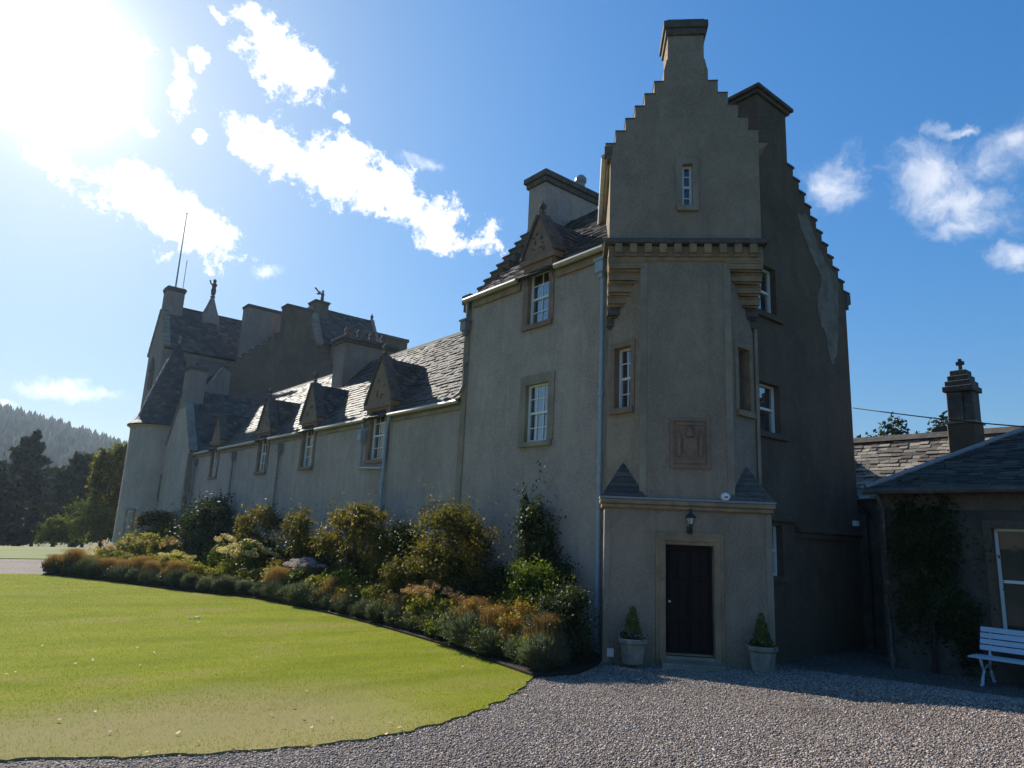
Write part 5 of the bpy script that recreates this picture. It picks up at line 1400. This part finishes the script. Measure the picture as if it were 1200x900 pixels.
# fallen leaves on the lawn and drive
lf = []
for k_ in range(3):
    s = .024
    V = np.array([(-1, 0, .1), (-.4, .5, .25), (.4, .45, .15), (1, 0, .35), (.4, -.5, .2), (-.4, -.45, .05)], float) * s * (1 + .2 * k_)
    o = npmesh('fallen_leaf', V, np.array([[0, 1, 2, 3, 4, 5]]), mat_plain('dry_leaf_%s' % ('yellow', 'tan', 'brown')[k_], ((.45, .30, .06), (.50, .36, .16), (.25, .12, .05))[k_], .7))
    lf.append(o)
used_l = set(); cnt = 0
while cnt < 95:
    x, y = R_.uniform(-2, 8), 6.8 + 13 * R_.random() ** 1.8
    edge = cnt > 70
    if edge:
        q = R_.choice(LAWN_EDGE[75:]); x, y = q[0] + R_.uniform(-.2, .3), q[1] + R_.uniform(-.25, .15)
    elif not inpoly(np.array([x]), np.array([y]), lawn_poly)[0] or x < y * -0.1: continue
    k_ = R_.randrange(3); on = inpoly(np.array([x]), np.array([y]), lawn_poly)[0]
    o = lf[k_] if k_ not in used_l else lf[k_].copy()
    if k_ in used_l: COL.objects.link(o)
    used_l.add(k_)
    o.location = (x, y, float(zg(x, y)) + (.05 if on else .025)); o.rotation_euler = (R_.uniform(-.3, .3), R_.uniform(-.3, .3), R_.random() * 6.28)
    o['label'] = '%s fallen leaf lying on the lawn or its gravel edge' % ('yellow', 'tan', 'brown')[k_]; o['category'] = 'fallen leaf'; o['group'] = '%s fallen leaves' % ('yellow', 'tan', 'brown')[k_]
    cnt += 1
sg = thing('lawn_marker', 'small white markers on the lawn beside the flower bed', 'marker', (4.9, 17.0, .05))
for k_ in range(3): MB().box(4.85 + k_ * .09, 4.89 + k_ * .09, 16.98, 17.01, .03, .06).build('marker_block', M['plastic_white'], sg)

# climber on the service wing
bush('wall_climber', 'dark climbing plant covering the service wing wall', 'climber', 14.42, 5.35, .13, .95, 3.2, 'leaf_dark', 9000, .075, 90, z0=.1, lobes=26, stem=6)

# =================================================================== TREES AND HILL
def tree(label, x, y, zb, h, rx, mt, n, size, seed, kind='broad', name='tree', group=None, trunk=.25):
    R_ = random.Random(seed)
    t = thing(name, label, 'tree', (x, y, zb), 0, group)
    L = []
    if kind == 'broad':
        for i in range(22):
            a = R_.random() * 6.28; q = R_.random() ** .5 * .68; z = R_.random()
            wq = math.sin(math.pi * (.15 + .75 * z)) 
            L.append((math.cos(a) * q * rx * wq, math.sin(a) * q * rx * wq, h * (.22 + .66 * z), rx * R_.uniform(.2, .36), rx * R_.uniform(.2, .36), h * R_.uniform(.07, .13)))
    else:
        for i in range(34):
            z = R_.random(); a = R_.random() * 6.28; rr = rx * (1 - z) ** .8 * .62 + .2
            L.append((math.cos(a) * rr, math.sin(a) * rr, h * (.06 + .88 * z), rr * .55 + .3, rr * .55 + .3, h * .045))
    V, F = leafcloud(n, L, size, .6, .3, .1, seed, jag=.3)
    npmesh('crown', V, F, M[mt], t)
    mb = MB().tube([(0, 0, -.5), (.1, 0, h * .3), (0, .1, h * .8)], trunk, 7, trunk * .3)
    for i in range(5):
        a = R_.random() * 6.28; mb.tube([(0, 0, h * R_.uniform(.2, .45)), (math.cos(a) * rx * .35, math.sin(a) * rx * .35, h * R_.uniform(.5, .65)), (math.cos(a) * rx * .7, math.sin(a) * rx * .7, h * R_.uniform(.6, .8))], trunk * .4, 5, trunk * .1)
    mb.build('trunk', M['bark'], t, local=True)
    return t
tree('tall dark conifer standing before the forest at the far left', 7.6, 94, -2.0, 13.2, 4.2, 'conifer', 17000, .7, 1, 'con', 'conifer')
tree('dark broadleaf tree at the left edge of the picture', 2.8, 90, -1.9, 10.2, 4.5, 'tree_dark', 15000, .62, 2)
tree('dark round tree with yellowing top right of the tall conifer', 12.2, 86, -1.7, 10.6, 3.4, 'tree_dark', 15000, .58, 3)
tree('shadowed tree between the yellowing topped tree and the round tower', 17.0, 88, -1.8, 9.2, 3.4, 'tree_dark', 13000, .58, 4)
tree('dark tree behind the gap right of the conifer', 20, 100, -2.4, 11, 4.0, 'tree_dark', 13000, .62, 12)
tree('dark low tree filling the gap between conifer and left edge', 0.5, 84, -1.6, 8.0, 3.6, 'tree_dark', 12000, .58, 13)
tree('low dark tree under the conifer skirts', 9.8, 82, -1.5, 6.5, 3.0, 'tree_dark', 11000, .52, 14)
tree('low dark tree seen just left of the yellow green tree', 15.3, 80, -1.4, 5.5, 3.0, 'tree_dark', 11000, .52, 15)
for i, (x, y, h_, lab) in enumerate(((-2.5, 98, 10.2, 'dark tree at the far left behind the conifer'), (4.6, 104, 11.4, 'dark tree filling the wood just left of the conifer top'), (10.4, 106, 10.6, 'dark tree filling the wood just right of the conifer'), (15.4, 103, 9.2, 'dark tree behind the yellowing topped tree'), (23.5, 106, 9.6, 'dark tree in the wood nearest the round tower'))):
    tree(lab, x, y, -2.6, h_, 4.2, 'tree_dark', 12000, .7, 40 + i)
tree('yellow green autumn tree beside the round tower', 10.9, 64.5, -.6, 9.3, 2.5, 'tree_yellow', 11000, .33, 5, trunk=.2)
for i, (x, y, h_, r_, lab) in enumerate(((7.7, 64.5, 2.0, 1.3, 'small rounded pale shrub leftmost by the far lawn'), (9.4, 63.2, 3.2, 1.9, 'largest pale green shrub by the far lawn'), (11.0, 62.2, 2.7, 1.7, 'pale green shrub nearest the round tower by the far lawn'))):
    bush('pale_shrub', lab, 'shrub', x, y, r_, r_, h_ + .5, 'tree_pale', 3500, .2, 100 + i, stem=4)

for i, (x, y, h_, r_) in enumerate(((46.6, 18.3, 11.6, 2.6), (47.5, 16.2, 11.2, 2.6), (46.0, 20.3, 10.0, 1.8))):
    tree(('loose crowned tree rising behind the sunlit back roof', 'tree crown half hidden by the clustered chimney', 'low tree top just right of the dark gable')[i], x, y, 0, h_, r_, 'tree_dark', 3500, .28, 20 + i, trunk=.3)

# wooded hill: terrain plus a forest of far conifers
def hillz(x, y):
    # long ridge that falls away to the right as seen from the drive
    a = math.atan2(x, y); rr = math.hypot(x, y)
    hgt = np.interp(a, [-1.2, -.5, -.2, 0.043, .108, .179, .26, .36, .5], [50, 92, 84, 65, 58, 47, 33, 12, -3])
    k = np.clip((rr - 230) / 370, 0, 1); k = k * k * (3 - 2 * k)
    return -3 + float(hgt + 3) * k
A = np.linspace(-1.2, .55, 60); Rr = np.array([225, 280, 330, 380, 430, 480, 530, 580, 620, 700, 900])
V = []; F = []
for r_ in Rr:
    for a_ in A:
        x, y = r_ * math.sin(a_), r_ * math.cos(a_)
        V.append((x, y, hillz(x, y) - (0 if r_ < 650 else (r_ - 650) * .1)))
for i in range(len(Rr) - 1):
    for j in range(len(A) - 1): F.append((i * len(A) + j, i * len(A) + j + 1, (i + 1) * len(A) + j + 1, (i + 1) * len(A) + j))
o = npmesh('hill', np.array(V), np.array(F), mat_plain('forest_floor', (.03, .045, .02), .95, .1)); o['kind'] = 'structure'
vf = []; R2 = np.random.default_rng(5)
nt_ = 5200
aa = R2.uniform(-.32, .36, nt_); rr = 235 + 400 * R2.random(nt_) ** .75
for a_, r_ in zip(aa, rr):
    x, y = r_ * math.sin(a_), r_ * math.cos(a_); z = hillz(x, y); h_ = R2.uniform(4.5, 9.5) ; w_ = h_ * R2.uniform(.2, .34)
    t0 = R2.random() * 6
    ring = lambda rad, zz: [(x + rad * math.cos(t0 + k * 1.2566) * R2.uniform(.7, 1.2), y + rad * math.sin(t0 + k * 1.2566) * R2.uniform(.7, 1.2), zz) for k in range(5)]
    vv = ring(w_, z + h_ * .08) + ring(w_ * .72, z + h_ * .45) + [(x, y, z + h_)] * 1
    fv = np.array(vv)
    ff = []
    for k in range(5):
        q = (k + 1) % 5; ff += [(k, q, 5 + q), (k, 5 + q, 5 + k), (5 + k, 5 + q, 10)]
    vf.append((fv, np.array(ff)))
V, F = join(vf)
o = npmesh('forest', V, F, mat_island('far_forest', [(0, (.016, .03, .011)), (.6, (.03, .048, .017)), (1, (.06, .068, .024))], .95, .05)); o['kind'] = 'stuff'; o['label'] = 'dense dark green forest covering the far hillside'; o['category'] = 'forest'

# =================================================================== HAZE
hm = bpy.data.materials.new('haze'); hm.use_nodes = True; hm.node_tree.nodes.clear()
hg = NG(hm.node_tree); ho = hg.n('ShaderNodeOutputMaterial'); pv = hg.n('ShaderNodeVolumePrincipled')
pv.inputs['Color'].default_value = (.62, .78, 1, 1); pv.inputs['Density'].default_value = .0002; pv.inputs['Anisotropy'].default_value = .5
hm.node_tree.links.new(pv.outputs[0], ho.inputs['Volume'])
o = MB().box(-950, 950, -610, 950, -8, 96).build('haze', hm); o['kind'] = 'stuff'; o['label'] = 'thin sunlit haze filling the air'; o['category'] = 'haze'
